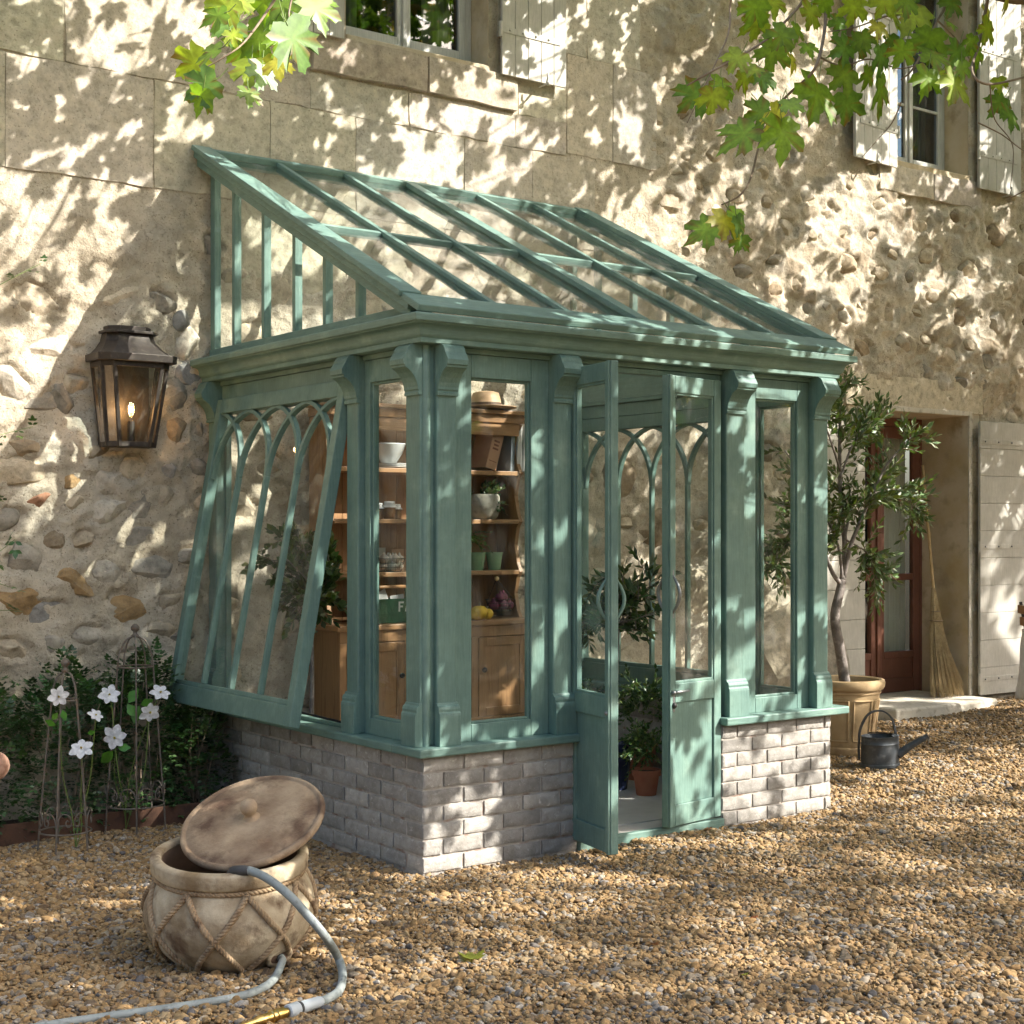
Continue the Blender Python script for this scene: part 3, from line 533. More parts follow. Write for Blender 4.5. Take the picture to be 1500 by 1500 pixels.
def shutter(xh, wid, z0, z1, sgn, label, nplank=5, tilt=0., y=-.075, vertical=True, strapz=(.28, 1.2), skew=0):
    """board shutter folded back on the wall; xh = hinge side, sgn = direction it extends"""
    P0 = np.array([xh, y, z0]); ex = np.array([sgn*math.cos(tilt), -math.sin(tilt), 0]); ey = np.array([0.0, 1, 0]) if not tilt else np.array([sgn*math.sin(tilt), math.cos(tilt), 0]); ez = np.array([0, 0, 1.0])
    mb = MB(); mb.obox(P0+ez*.01+ey*.016+ex*.01, ex*(wid-.02), ey*.018, ez*(z1-z0-.02)); sh = mb.build('shutter', 'shutter_paint', house, .003); sh['label'] = label
    if vertical:
        for k in range(nplank):
            g = wid/nplank; MB().obox(P0+ex*(k*g+.0015), ex*(g-.003), ey*.016, ez*(z1-z0)).build('plank', 'shutter_paint', sh, .004)
    else:
        zz = 0; H = z1-z0; hs = [H/nplank]*nplank
        for k in range(nplank):
            MB().obox(P0+ez*(zz+.0015), ex*wid, ey*.016, ez*(hs[k]-.003)).build('plank', 'shutter_paint', sh, .004); zz += hs[k]
    for sz in strapz:
        mb = MB(); mb.obox(P0+ez*sz-ey*.006+ex*.0, ex*(wid*(.9 if vertical else .62)), ey*.0055, ez*.042); st = mb.build('strap', 'shutter_paint', sh, .002)
        for k in range(4): q = P0+ez*(sz+.021)-ey*.009+ex*(.06+k*wid*.2); MB().sphere(q, .008, 8, 6).build('stud', 'shutter_paint' if vertical else 'pewter', sh, smooth=True)
        MB().lathe([(.0, 0), (.014, 0), (.014, .10), (0, .10)], P0+ez*(sz-.03)-ex*.012+ey*.0, 10).build('hinge', 'shutter_paint', sh, smooth=False)
    mb = MB(); q = P0+ex*wid*.62-ez*.02-ey*.01; mb.tube([q-ey*(-.05), q-ey*.03, q-ey*.05+ez*.04, q-ey*.05+ez*.07], .007, 8); mb.sphere(q-ey*.055+ez*.0, .016, 8, 6); mb.build('shutter_hook', 'shutter_paint', sh, smooth=True)
shutter(2.11, .55, 4.66, 6.4, 1, 'grey board shutter folded open right of the upper middle window')
shutter(.90, .55, 4.66, 6.4, -1, 'pale board shutter left of the upper middle window, behind leaves')
shutter(6.17, .59, 4.61, 6.4, -1, 'white board shutter left of the upper right window', tilt=.10, y=-.07)
shutter(7.26, .60, 4.59, 6.4, 1, 'white board shutter right of the upper right window')
shutter(7.27, .95, .16, 2.56, 1, 'white horizontal plank door shutter folded open at right', 10, vertical=False, strapz=(.12, 1.28, 2.2))
shutter(5.76, .66, .16, 2.56, -1, 'white horizontal plank door shutter behind the olive tree', 10, vertical=False, strapz=(.12, 1.28, 2.2))
# doorway
mb = MB(); dep = .50
mb.box((7.2, .004, 0), (7.36, dep+.12, 2.7)); mb.box((5.64, .004, 0), (5.8, dep+.12, 2.7)); mb.box((5.8, .004, 2.6), (7.2, dep+.12, 2.75)); mb.build('door_reveal', 'reveal_plaster', house, .01)
mb = MB(); mb.box((7.2, -.012, .10), (7.245, .003, 2.645)); mb.box((5.755, -.012, .10), (5.8, .003, 2.645)); mb.box((5.8, -.012, 2.60), (7.2, .003, 2.645)); mb.build('door_surround', 'step_stone', house, .006)
def french_door(a, b, hinge_left):
    y0 = dep; z0, z1 = .17, 2.52; s = .085; rails = [z0+.34, z0+1.02, z0+1.35]
    mb = MB(); mb.box((a, y0, z0), (a+s, y0+.05, z1)); mb.box((b-s, y0, z0), (b, y0+.05, z1)); mb.box((a+s, y0, z1-.10), (b-s, y0+.05, z1)); mb.box((a+s, y0, z0), (b-s, y0+.05, z0+.12)); mb.box((a+s, y0, z0+.30), (b-s, y0+.05, z0+.36))
    for zz in (z0+1.02, z0+1.72): mb.box((a+s, y0+.004, zz-.03), (b-s, y0+.046, zz+.03))
    d = mb.build('door', 'redbrown_paint', house, .006); d['label'] = 'red brown glazed door leaf in the doorway'
    MB().box((a+s-.002, y0+.016, z0+.12), (b-s+.002, y0+.034, z0+.30)).build('door_panel', 'redbrown_paint', d, .004)
    for p, q in ((z0+.36, z0+.99), (z0+1.05, z0+1.69), (z0+1.75, z1-.10)): MB().box((a+s-.004, y0+.022, p-.004), (b-s+.004, y0+.028, q+.004)).build('pane', 'clear_glass', d)
    n = 40; V = [(a+s+(b-a-2*s)*j/n, y0+.12+.018*math.sin(j*.9)+.01*math.sin(j*2.3), zz) for zz in (z0+.1, z1) for j in range(n+1)]
    MB().add(V, [(j, j+1, n+2+j, n+1+j) for j in range(n)]).build('curtain', 'curtain', d, smooth=True)
    return d
d1 = french_door(5.92, 6.60, 0); d2 = french_door(6.602, 7.17, 1)
mb = MB(); mb.box((6.575, dep-.02, .17), (6.63, dep-.001, 2.52)); mb.build('cover_strip', 'redbrown_paint', d2, .005)
mb = MB(); mb.tube([(6.60, dep-.02, 1.22), (6.60, dep-.07, 1.22), (6.50, dep-.075, 1.225)], .011, 8); mb.box((6.585, dep-.028, 1.05), (6.615, dep-.021, 1.28)); mb.build('door_handle', 'brass', d2)
mb = MB(); mb.box((5.8, dep-.01, .10), (5.918, dep+.07, 2.6)); mb.box((7.172, dep-.005, .10), (7.199, dep+.07, 2.6)); mb.box((5.918, dep-.01, 2.522), (7.172, dep+.07, 2.599)); mb.build('door_frame', 'redbrown_paint', house, .005)
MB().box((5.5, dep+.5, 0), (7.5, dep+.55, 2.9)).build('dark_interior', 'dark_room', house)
mb = MB(); mb.box((5.84, -.33, -.05), (7.17, dep+.1, .165)); mb.build('doorstep', 'step_stone', house, .02)

# ================================================================== CONSERVATORY
cons = thing('conservatory', (1.4, -1.2, 0), 'sage green lean-to glass conservatory on a brick plinth', 'conservatory')
FACE = {'front': (np.array([0, -DD, 0]), np.array([1.0, 0, 0]), np.array([0, -1.0, 0])), 'left': (np.zeros(3), np.array([0, -1.0, 0]), np.array([-1.0, 0, 0])), 'right': (np.array([WW, 0, 0]), np.array([0, -1.0, 0]), np.array([1.0, 0, 0]))}
EZ = np.array([0, 0, 1.0])
def fbox(mb, side, a0, a1, o0, o1, z0, z1):
    O, ea, eo = FACE[side]; return mb.obox(O+ea*a0+eo*o0+EZ*z0, ea*(a1-a0), eo*(o1-o0), EZ*(z1-z0))
def fpt(side, a, o, z): O, ea, eo = FACE[side]; return O+ea*a+eo*o+EZ*z
def fprism(mb, side, prof, a0, a1):
    """profile (out, z) extruded along the face from a0 to a1"""
    O, ea, eo = FACE[side]; return mb.prism(prof, O+ea*a0, eo, EZ, ea*(a1-a0))
# --- plinth of bricks
HS = .548; NC = 7; CH = HS/NC; BL = .232; JT = .013
def brick_mesh(sd, L=BL-JT, H=CH-JT, Dp=.10):
    r = np.random.default_rng(sd); n, m = 15, 6; A, B = np.meshgrid(np.linspace(0, 1, n), np.linspace(0, 1, m)); px = (A-.5)*L; pz = (B-.5)*H
    e = np.minimum(np.minimum(A, 1-A)*L, np.minimum(B, 1-B)*H); py = -.0022*fbm(px*45+sd*3, pz*60+sd, 3, sd)+.004*np.clip(1-e/.004, 0, 1)
    lim = np.minimum(A, 1-A) < 1e-6; px = px+.0012*fbm(pz*80+sd, px*0, 2, sd+1)*lim; lim2 = np.minimum(B, 1-B) < 1e-6; pz = pz+.0010*fbm(px*50+sd, pz*0, 2, sd+2)*lim2
    V = np.stack([px, py, pz], -1).reshape(-1, 3); idx = np.arange(n*m).reshape(m, n); Q = np.stack([idx[:-1, :-1], idx[:-1, 1:], idx[1:, 1:], idx[1:, :-1]], -1).reshape(-1, 4)
    ring = np.concatenate([idx[0, :], idx[1:, -1], idx[-1, -2::-1], idx[-2:0:-1, 0]]); bk = V[ring].copy(); bk[:, 1] = Dp; k0 = len(V); k = len(ring)
    return trimesh('brick', np.concatenate([V, bk]), np.concatenate([Q, [(ring[(j+1) % k], ring[j], k0+j, k0+(j+1) % k) for j in range(k)]]))
BRK = [brick_mesh(k) for k in range(12)]
for q in BRK: q.set_sharp_from_angle(angle=.7)
def brick_face(pl, side, a0, a1, off=0, flip=1, inner=False):
    O, ea, eo = FACE[side]; ang = {'front': 0, 'left': -math.pi/2, 'right': math.pi/2}[side]
    if inner: ang += math.pi
    for r in range(NC):
        edges = [a0]; p = a0+(BL*.5 if (r+off) % 2 else BL)
        while p < a1-.05: edges.append(p); p += BL
        edges.append(a1)
        for p, q in zip(edges[:-1], edges[1:]):
            L = q-p-JT; o = link('brick', random.choice(BRK), 'limewashed_brick', pl, O+ea*(p+q)/2+eo*((random.uniform(-.0015, .0015) if not inner else -.20))+EZ*(r*CH+CH/2))
            o.rotation_euler = (0, random.uniform(-.006, .006), ang); o.scale = (L/(BL-JT), 1, 1)
def plinth(side, a0, a1, off, o1=-.005):
    mb = MB(); fbox(mb, side, a0+.004, a1-.004, -.195, -.0045, -.05, HS-.001); return mb
m1 = MB(); fbox(m1, 'front', .006, .921, -.195, -.0115, -.05, HS-.002); pl = m1.build('plinth', 'brick_mortar', cons); brick_face(pl, 'front', 0, .925, 0)
m1 = MB(); fbox(m1, 'front', 1.931, WW-.004, -.195, -.0115, -.05, HS-.002); pl = m1.build('plinth', 'brick_mortar', cons); brick_face(pl, 'front', 1.927, WW, 1)
m1 = MB(); fbox(m1, 'left', .004, DD-.197, -.195, -.0115, -.05, HS-.002); pl = m1.build('plinth', 'brick_mortar', cons); brick_face(pl, 'left', 0, DD-.001, 1)
m1 = MB(); fbox(m1, 'right', .004, DD-.197, -.195, -.0115, -.05, HS-.002); pl = m1.build('plinth', 'brick_mortar', cons); brick_face(pl, 'right', 0, DD-.3, 0, inner=True)
# side faces of the door opening in brick mortar, then floor and threshold
struct(MB().box((.2, -DD+.19, -.04), (WW-.2, -.03, .045)).build('conservatory_floor', 'concrete'))
struct(MB().box((.94, -DD+.02, -.04), (1.92, -DD+.188, .04)).build('door_floor', 'concrete'))
mb = MB(); mb.box((.928, -DD-.018, -.03), (1.925, -DD+.018, .048)); mb.build('threshold', 'sage_paint_rail', cons, .004)
# --- sills
mb = MB(); mb.box((-.048, -DD-.048, HS), (.935, -DD+.20, HS+.042)); mb.build('sill', 'sage_paint_rail', cons, .007)
mb = MB(); mb.box((1.918, -DD-.048, HS), (WW+.10, -DD+.20, HS+.042)); mb.build('sill', 'sage_paint_rail', cons, .007)
mb = MB(); mb.box((-.048, -DD+.202, HS), (.20, -.03, HS+.0415)); mb.build('sill', 'sage_paint_rail', cons, .007)
mb = MB(); mb.box((WW-.20, -DD+.202, HS), (WW+.048, -.03, HS+.0415)); mb.build('sill', 'sage_paint_rail', cons, .007)
ZS = HS+.042; ZF = 2.445
CORB = [(-.02, 2.235), (.004, 2.235), (.004, 2.249), (.001, 2.252), (.001, 2.259), (.006, 2.262), (.006, 2.275), (.012, 2.295), (.024, 2.318), (.042, 2.340), (.060, 2.354), (.076, 2.362), (.076, 2.372), (.084, 2.374), (.088, 2.398), (.072, 2.425), (.066, 2.432), (.058, 2.452), (.046, 2.466), (.034, 2.471), (-.02, 2.471)]
BASE = [(-.02, ZS), (.022, ZS), (.022, .730), (.020, .742), (.014, .750), (.015, .762), (.011, .774), (.000, .782), (-.004, .792), (-.02, .792)]
def pilaster(side, a0, a1, off=0.0):
    sh = MB(); fbox(sh, side, a0, a1, -.10, -.008+off, ZS, 2.47); p = sh.build('pilaster', 'sage_paint', cons, .008)
    mb = MB(); fprism(mb, side, CORB, a0-.004, a1+.004); mb.build('corbel', 'sage_paint', p, .002)
    mb = MB(); fprism(mb, side, BASE, a0-.005, a1+.005); mb.build('base', 'sage_paint', p, .002)
    return p
for a0, a1 in ((.085, .195), (.775, .895), (1.965, 2.105), (2.655, 2.775)): pilaster('front', a0, a1)
for a0, a1 in ((.018, .125), (1.635, 1.75), (2.20, 2.315)): pilaster('left', a0, a1)
for a0, a1 in ((.018, .125), (1.635, 1.75), (2.20, 2.315)): pilaster('right', a0, a1)
for x in (.042, WW-.042):
    mb = MB(); mb.tube([(x, -DD+.042, ZS), (x, -DD+.042, 2.47)], .022, 14); mb.build('corner_bead', 'sage_paint', cons, auto=40)
    mb = MB(); mb.box((x-.022 if x < 1 else x-.055, -DD+.055, ZS), (x+.055 if x < 1 else x+.022, -DD+.12, 2.47)); mb.build('corner_post', 'sage_paint', cons, .004)
def window(side, a0, a1, pa0, pa1, z0=ZS, z1=ZF, pz0=.672, pz1=2.335):
    mb = MB(); fbox(mb, side, a0, pa0, -.10, -.045, z0, z1); fbox(mb, side, pa1, a1, -.10, -.045, z0, z1); fbox(mb, side, pa0+.0015, pa1-.0015, -.098, -.0455, z0, pz0); fbox(mb, side, pa0+.0015, pa1-.0015, -.098, -.0455, pz1, z1)
    w_ = mb.build('window_frame', 'sage_paint', cons, .003)
    mb = MB(); t = .012
    for q in ((pa0, pa0+t, pz0, pz1), (pa1-t, pa1, pz0, pz1), (pa0+t, pa1-t, pz0, pz0+t), (pa0+t, pa1-t, pz1-t, pz1)): fbox(mb, side, q[0], q[1], -.085, -.06, q[2], q[3])
    mb.build('glazing_bead', 'sage_paint', w_, .003)
    mb = MB(); fbox(mb, side, pa0, pa1, -.076, -.071, pz0, pz1); mb.build('pane', 'window_glass', w_)
window('front', .196, .774, .305, .665); window('front', 2.107, 2.654, 2.225, 2.56); window('left', 1.752, 2.199, 1.80, 2.135); window('right', 1.752, 2.199, 1.865, 2.165)
# frieze beams
for side, a0, a1 in (('front', 0, WW), ('left', .0, DD-.121), ('right', .0, DD-.121)):
    mb = MB(); fbox(mb, side, a0+.02, a1-.02, -.12, -.036, ZF+.002, 2.472); mb.build('frieze', 'sage_paint_rail', cons, .003)
PROF = [(-.12, 2.473), (.030, 2.473), (.032, 2.476), (.032, 2.496), (.036, 2.499), (.044, 2.506), (.050, 2.518), (.052, 2.532), (.058, 2.545), (.070, 2.553), (.086, 2.556), (.090, 2.562), (.102, 2.564), (.104, 2.568), (.104, 2.594), (.100, 2.600), (-.12, 2.612)]
PATH = lambda o: [(-o, -.01), (-o, -DD-o), (WW+o, -DD-o), (WW+o, -.01)]
V = [(x, y, z) for o, z in PROF for x, y in PATH(o)]; n = len(PROF); F = [(k*4+j, k*4+j+1, ((k+1) % n)*4+j+1, ((k+1) % n)*4+j) for k in range(n) for j in range(3)]+[tuple(k*4 for k in range(n)), tuple(k*4+3 for k in range(n))[::-1]]
mb = MB(); mb.add(V, F); o = mb.build('cornice', 'sage_paint_rail', cons, auto=32)
bm = bmesh.new(); bm.from_mesh(o.data); bmesh.ops.recalc_face_normals(bm, faces=bm.faces); bm.to_mesh(o.data); bm.free()
# --- roof
E0 = np.array([0, -DD-.085, 2.604]); R0 = np.array([0, -.005, 3.825]); SD = R0-E0; SLEN = np.linalg.norm(SD); SU = SD/SLEN; SN = np.cross(np.array([1.0, 0, 0]), SU)
def rp(x, s, h=0): return np.array([x, 0, 0])+np.array([0, E0[1], E0[2]])+SU*s+SN*h
def rbox(mb, x0, x1, s0, s1, h0, h1): return mb.obox(rp(x0, s0, h0), np.array([x1-x0, 0, 0]), SU*(s1-s0), SN*(h1-h0))
mb = MB(); rbox(mb, -.085, WW+.085, .0, .165, .0, .034); mb.build('eave_board', 'sage_paint_rail', cons, .005)
for xa, xb, s in ((-.10, .025, -1), (WW-.025, WW+.10, 1)):
    mb = MB(); rbox(mb, xa, xb, .166, SLEN, .012, .042); b_ = mb.build('verge_board', 'sage_paint_rail', cons, .004)
    mb = MB(); rbox(mb, (xa+.022 if s < 0 else xa), (xb if s < 0 else xb-.022), .10, SLEN, -.030, .0115); mb.build('verge_moulding', 'sage_paint_rail', b_, .005)
    mb = MB(); rbox(mb, (xa+.044 if s < 0 else xa), (xb if s < 0 else xb-.044), .10, SLEN, -.075, -.0305); mb.build('verge_moulding', 'sage_paint_rail', b_, .006)
BX = [.455, .92, 1.40, 1.93, 2.40]
for k, x in enumerate(BX):
    if k == 2:
        mb = MB(); rbox(mb, x-.042, x+.042, .166, SLEN-.05, .006, .036); rbox(mb, x-.028, x+.028, .166, SLEN-.05, -.055, .0055); mb.build('rafter', 'sage_paint_rail', cons, .004)
    else:
        mb = MB(); rbox(mb, x-.019, x+.019, .166, SLEN-.05, .004, .026); rbox(mb, x-.011, x+.011, .166, SLEN-.05, -.034, .0035); mb.build('glazing_bar', 'sage_paint', cons, .003)
edges_x = [.025]+BX+[WW-.025]; SP = SLEN*.487
for k in range(6):
    xa = edges_x[k]+(.012 if k not in (0, 3) else (.03 if k == 3 else 0)); xb = edges_x[k+1]-(.012 if k not in (5, 2) else (.03 if k == 2 else 0))
    mb = MB(); rbox(mb, xa+.008, xb-.008, SP-.017, SP+.017, -.028, .018); mb.build('purlin', 'sage_paint_rail', cons, .003)
    for s0, s1 in ((.150, SP), (SP, SLEN-.04)):
        mb = MB(); rbox(mb, xa-.004, xb+.004, s0+.01, s1-.01, -.004, .001); mb.build('roof_pane', 'window_glass', cons)
mb = MB(); rbox(mb, .026, WW-.026, SLEN-.05, SLEN, -.05, .036); mb.build('ridge_rail', 'sage_paint_rail', cons, .006)
# --- gables
GB = [.31, .68, 1.04, 1.372, 1.706]
def roofz(a): return E0[2]+(R0[2]-E0[2])*(1-(a-.005)/(R0[1]-E0[1]))       # underside line of the slope at distance a from the wall
for side, s in (('left', 1), ('right', -1)):
    mb = MB(); fbox(mb, side, .005, 2.32, -.075, -.02, 2.613, 2.668); mb.build('gable_rail', 'sage_paint_rail', cons, .004)
    mb = MB(); fbox(mb, side, .004, .062, -.07, -.028, 2.6685, roofz(.06)-.06); mb.build('gable_post', 'sage_paint', cons, .004)
    for a in GB:
        mb = MB(); zt = roofz(a)-.07; O, ea, eo = FACE[side]
        mb.prism([(a-.017, 2.6685), (a+.017, 2.6685), (a+.017, zt-.017*.5), (a-.017, zt+.017*.5)], O+eo*-.072, ea, EZ, eo*.045); mb.build('gable_bar', 'sage_paint', cons, .003)
    ed = [.06]+GB+[2.05]
    for p, q in zip(ed[:-1], ed[1:]):
        mb = MB(); O, ea, eo = FACE[side]; zp = roofz(p)-.075; zq = max(2.672, roofz(q)-.075); mb.prism([(p+.016, 2.665), (q-.016, 2.665), (q-.016, zq), (p+.016, zp)], O+eo*-.052, ea, EZ, eo*.004); mb.build('gable_pane', 'window_glass', cons)
# --- side sashes with interlaced arches
def sash(side, ang, label):
    O, ea, eo = FACE[side]; A0, A1 = .14, 1.622; HZ = 2.36; eh = eo*math.sin(ang)-EZ*math.cos(ang); en = eo*math.cos(ang)+EZ*math.sin(ang); H = 1.76 if ang else 1.76
    o0 = -.03 if ang else -.06
    S = lambda a, h, n_: O+ea*a+eo*o0+EZ*HZ+eh*h+en*n_
    def sb(mb, a0, a1, h0, h1, n0, n1): return mb.obox(S(a0, h0, n0), ea*(a1-a0), eh*(h1-h0), en*(n1-n0))
    mb = MB(); st = .062; sb(mb, A0, A0+st, 0, H, -.04, .02); sb(mb, A1-st, A1, 0, H, -.04, .02); sb(mb, A0+st, A1-st, 0, .085, -.039, .019); sb(mb, A0+st, A1-st, H-.105, H, -.039, .019)
    fr = mb.build('sash', 'sage_paint', cons, .004); fr['label'] = label
    mb = MB(); sb(mb, A0+st, A1-st, H-.13, H-.1055, -.025, .008); mb.build('glazing_bead', 'sage_paint', fr, .003)
    i0, i1 = A0+st, A1-st; w_ = (i1-i0)/4; hs = .085+.385; b2 = .0115; bars = [i0+w_*k for k in range(5)]
    for k in (1, 2, 3):
        mb = MB(); sb(mb, bars[k]-b2, bars[k]+b2, hs, H-.131, -.022, .010); mb.build('glazing_bar', 'sage_paint', fr, .003)
    ha = hs-.083; Rr = (w_*w_+ha*ha)/(2*w_)
    for k in range(5):
        for sg in (1, -1):
            if not 0 <= k+sg <= 4: continue
            th = math.asin(min(1, ha/Rr)); pin = []; pout = []
            for t in np.linspace(0, th, 12):
                c = math.cos(t); sn = math.sin(t)
                pin.append((bars[k]+sg*(Rr-(Rr-b2)*c), hs-(Rr-b2)*sn)); pout.append((bars[k]+sg*(Rr-(Rr+b2)*c), hs-(Rr+b2)*sn))
            pout = [(a, max(h, .083)) for a, h in pout]; pin = [(a, max(h, .083)) for a, h in pin]
            mb = MB(); d = .0006*k+(.0003 if sg > 0 else 0); mb.prism(pin+pout[::-1], S(0, 0, -.022+d), ea, eh, en*.032); mb.build('arch_bar', 'sage_paint', fr, .0025)
    mb = MB(); sb(mb, i0, i1, .083, H-.10, -.010, -.006); mb.build('pane', 'window_glass', fr)
    if ang:
        p = S(A1-.05, H-.08, -.045); mb = MB(); mb.tube([p, fpt(side, A1-.03, -.12, ZS+.01)], .006, 8); mb.build('stay', 'black_iron', fr)
    # fixed frame round it
    mb = MB(); fbox(mb, side, .126, 1.634, -.10, -.0455, 2.362, ZF); fbox(mb, side, .1265, .14, -.10, -.065, ZS, 2.3615); fbox(mb, side, 1.6235, 1.634, -.10, -.065, ZS, 2.3615); fbox(mb, side, .14, 1.6235, -.10, -.055, ZS, ZS+.02); mb.build('sash_frame', 'sage_paint', cons, .003)
sash('left', math.radians(10.5), 'tilted open arched sash on the left side of the conservatory'); sash('right', 0, 'closed arched sash on the far side of the conservatory')
# --- doors
mb = MB(); mb.box((.897, -DD+.05, .05), (.94, -DD+.11, ZF)); mb.box((1.925, -DD+.05, .05), (1.963, -DD+.11, ZF)); mb.box((.94, -DD+.045, 2.418), (1.925, -DD+.11, ZF)); mb.build('door_frame', 'sage_paint', cons, .004)
def leaf(hx, hy, ang, wid, sgn, label, lock):
    """door leaf hinged at hx, hy; ang = direction of the leaf in the plan"""
    ex = np.array([math.cos(ang), math.sin(ang), 0]); nn_ = np.array([-ex[1], ex[0], 0]); nn_ = nn_ if nn_@np.array([0, -1, 0]) > 0 or abs(ex[1]) > .7 else -nn_
    if abs(ex[1]) > .7 and nn_[0] > 0: nn_ = -nn_                               # the side seen from outside when open
    P0 = np.array([hx, hy, 0]); T_ = .042; z0, z1 = .056, 2.412; s = .062; zl0, zl1 = .70, .80
    def b(mb, a0, a1, n0, n1, p, q): return mb.obox(P0+ex*a0+nn_*n0+EZ*p, ex*(a1-a0), nn_*(n1-n0), EZ*(q-p))
    mb = MB(); b(mb, 0, s, 0, T_, z0, z1); b(mb, wid-s, wid, 0, T_, z0, z1); b(mb, s+.001, wid-s-.001, .0008, T_-.0008, z0, z0+.11); b(mb, s+.001, wid-s-.001, .0008, T_-.0008, zl0, zl1); b(mb, s+.001, wid-s-.001, .0008, T_-.0008, z1-.09, z1)
    d = mb.build('door', 'sage_paint', cons, .004); d['label'] = label
    mb = MB(); b(mb, s, wid-s, .013, T_-.013, z0+.11, zl0); mb.build('door_panel', 'sage_paint', d, .003)
    mb = MB(); b(mb, s-.002, wid-s+.002, .019, .023, zl1, z1-.09); mb.build('pane', 'window_glass', d)
    mb = MB(); t = .012
    for q in ((s, s+t, zl1, z1-.09), (wid-s-t, wid-s, zl1, z1-.09), (s+t, wid-s-t, zl1, zl1+t), (s+t, wid-s-t, z1-.09-t, z1-.09)): b(mb, q[0], q[1], .008, T_-.008, q[2], q[3])
    mb.build('glazing_bead', 'sage_paint', d, .002)
    mb = MB(); b(mb, wid-.026, wid-.004, T_+.001, T_+.012, z0, z1); mb.build('astragal', 'sage_paint', d, .003)
    for n0, sg in ((T_, 1), (0, -1)):
        mb = MB(); a = wid-s*.55; zc = 1.27; pts = [P0+ex*a+nn_*(n0+sg*(.004+.046*math.sin(math.pi*t)))+EZ*(zc-.10+.20*t) for t in np.linspace(0, 1, 16)]
        mb.tube(pts, [.006+.004*math.sin(math.pi*t) for t in np.linspace(0, 1, 16)], 8)
        for zz in (zc-.125, zc+.085): b(mb, a-.013, a+.013, n0-.0 if sg > 0 else n0-.004, n0+.004 if sg > 0 else n0, zz, zz+.04)
        mb.build('handle', 'sage_paint' if not lock else 'pewter', d, smooth=False, auto=50)
    if lock:
        mb = MB(); a = wid-s*.55; b(mb, a-.02, a+.022, T_, T_+.006, .655, .765); mb.build('lock_plate', 'pewter', d, .004)
        q = P0+ex*(a+.012)+nn_*(T_+.02)+EZ*.758; mb = MB(); mb.tube([q, q-ex*.13+EZ*.002], [.009, .006], 8); mb.sphere(q, .013, 10, 8); mb.build('lever', 'pewter', d, smooth=True)
        q = P0+ex*a+nn_*(T_+.012)+EZ*.69; MB().sphere(q, .017, 10, 8).build('knob', 'black_iron', d, smooth=True)
    else:
        q = P0+ex*(wid-.02)+nn_*(T_+.012)+EZ*.73; MB().sphere(q, .012, 10, 8).build('knob', 'pewter', d, smooth=True)
    for zz in (.35, 1.3, 2.2):
        mb = MB(); q = P0-ex*.004+nn_*(T_*.5)+EZ*zz; mb.tube([q, q+EZ*.09], .009, 10); mb.build('hinge', 'sage_paint', d)
leaf(.945, -2.315, math.radians(258), .445, 1, 'left door leaf standing wide open outwards', False)
leaf(1.922, -2.300, math.radians(180+9.5), .462, -1, 'right door leaf slightly ajar with lever lock', True)

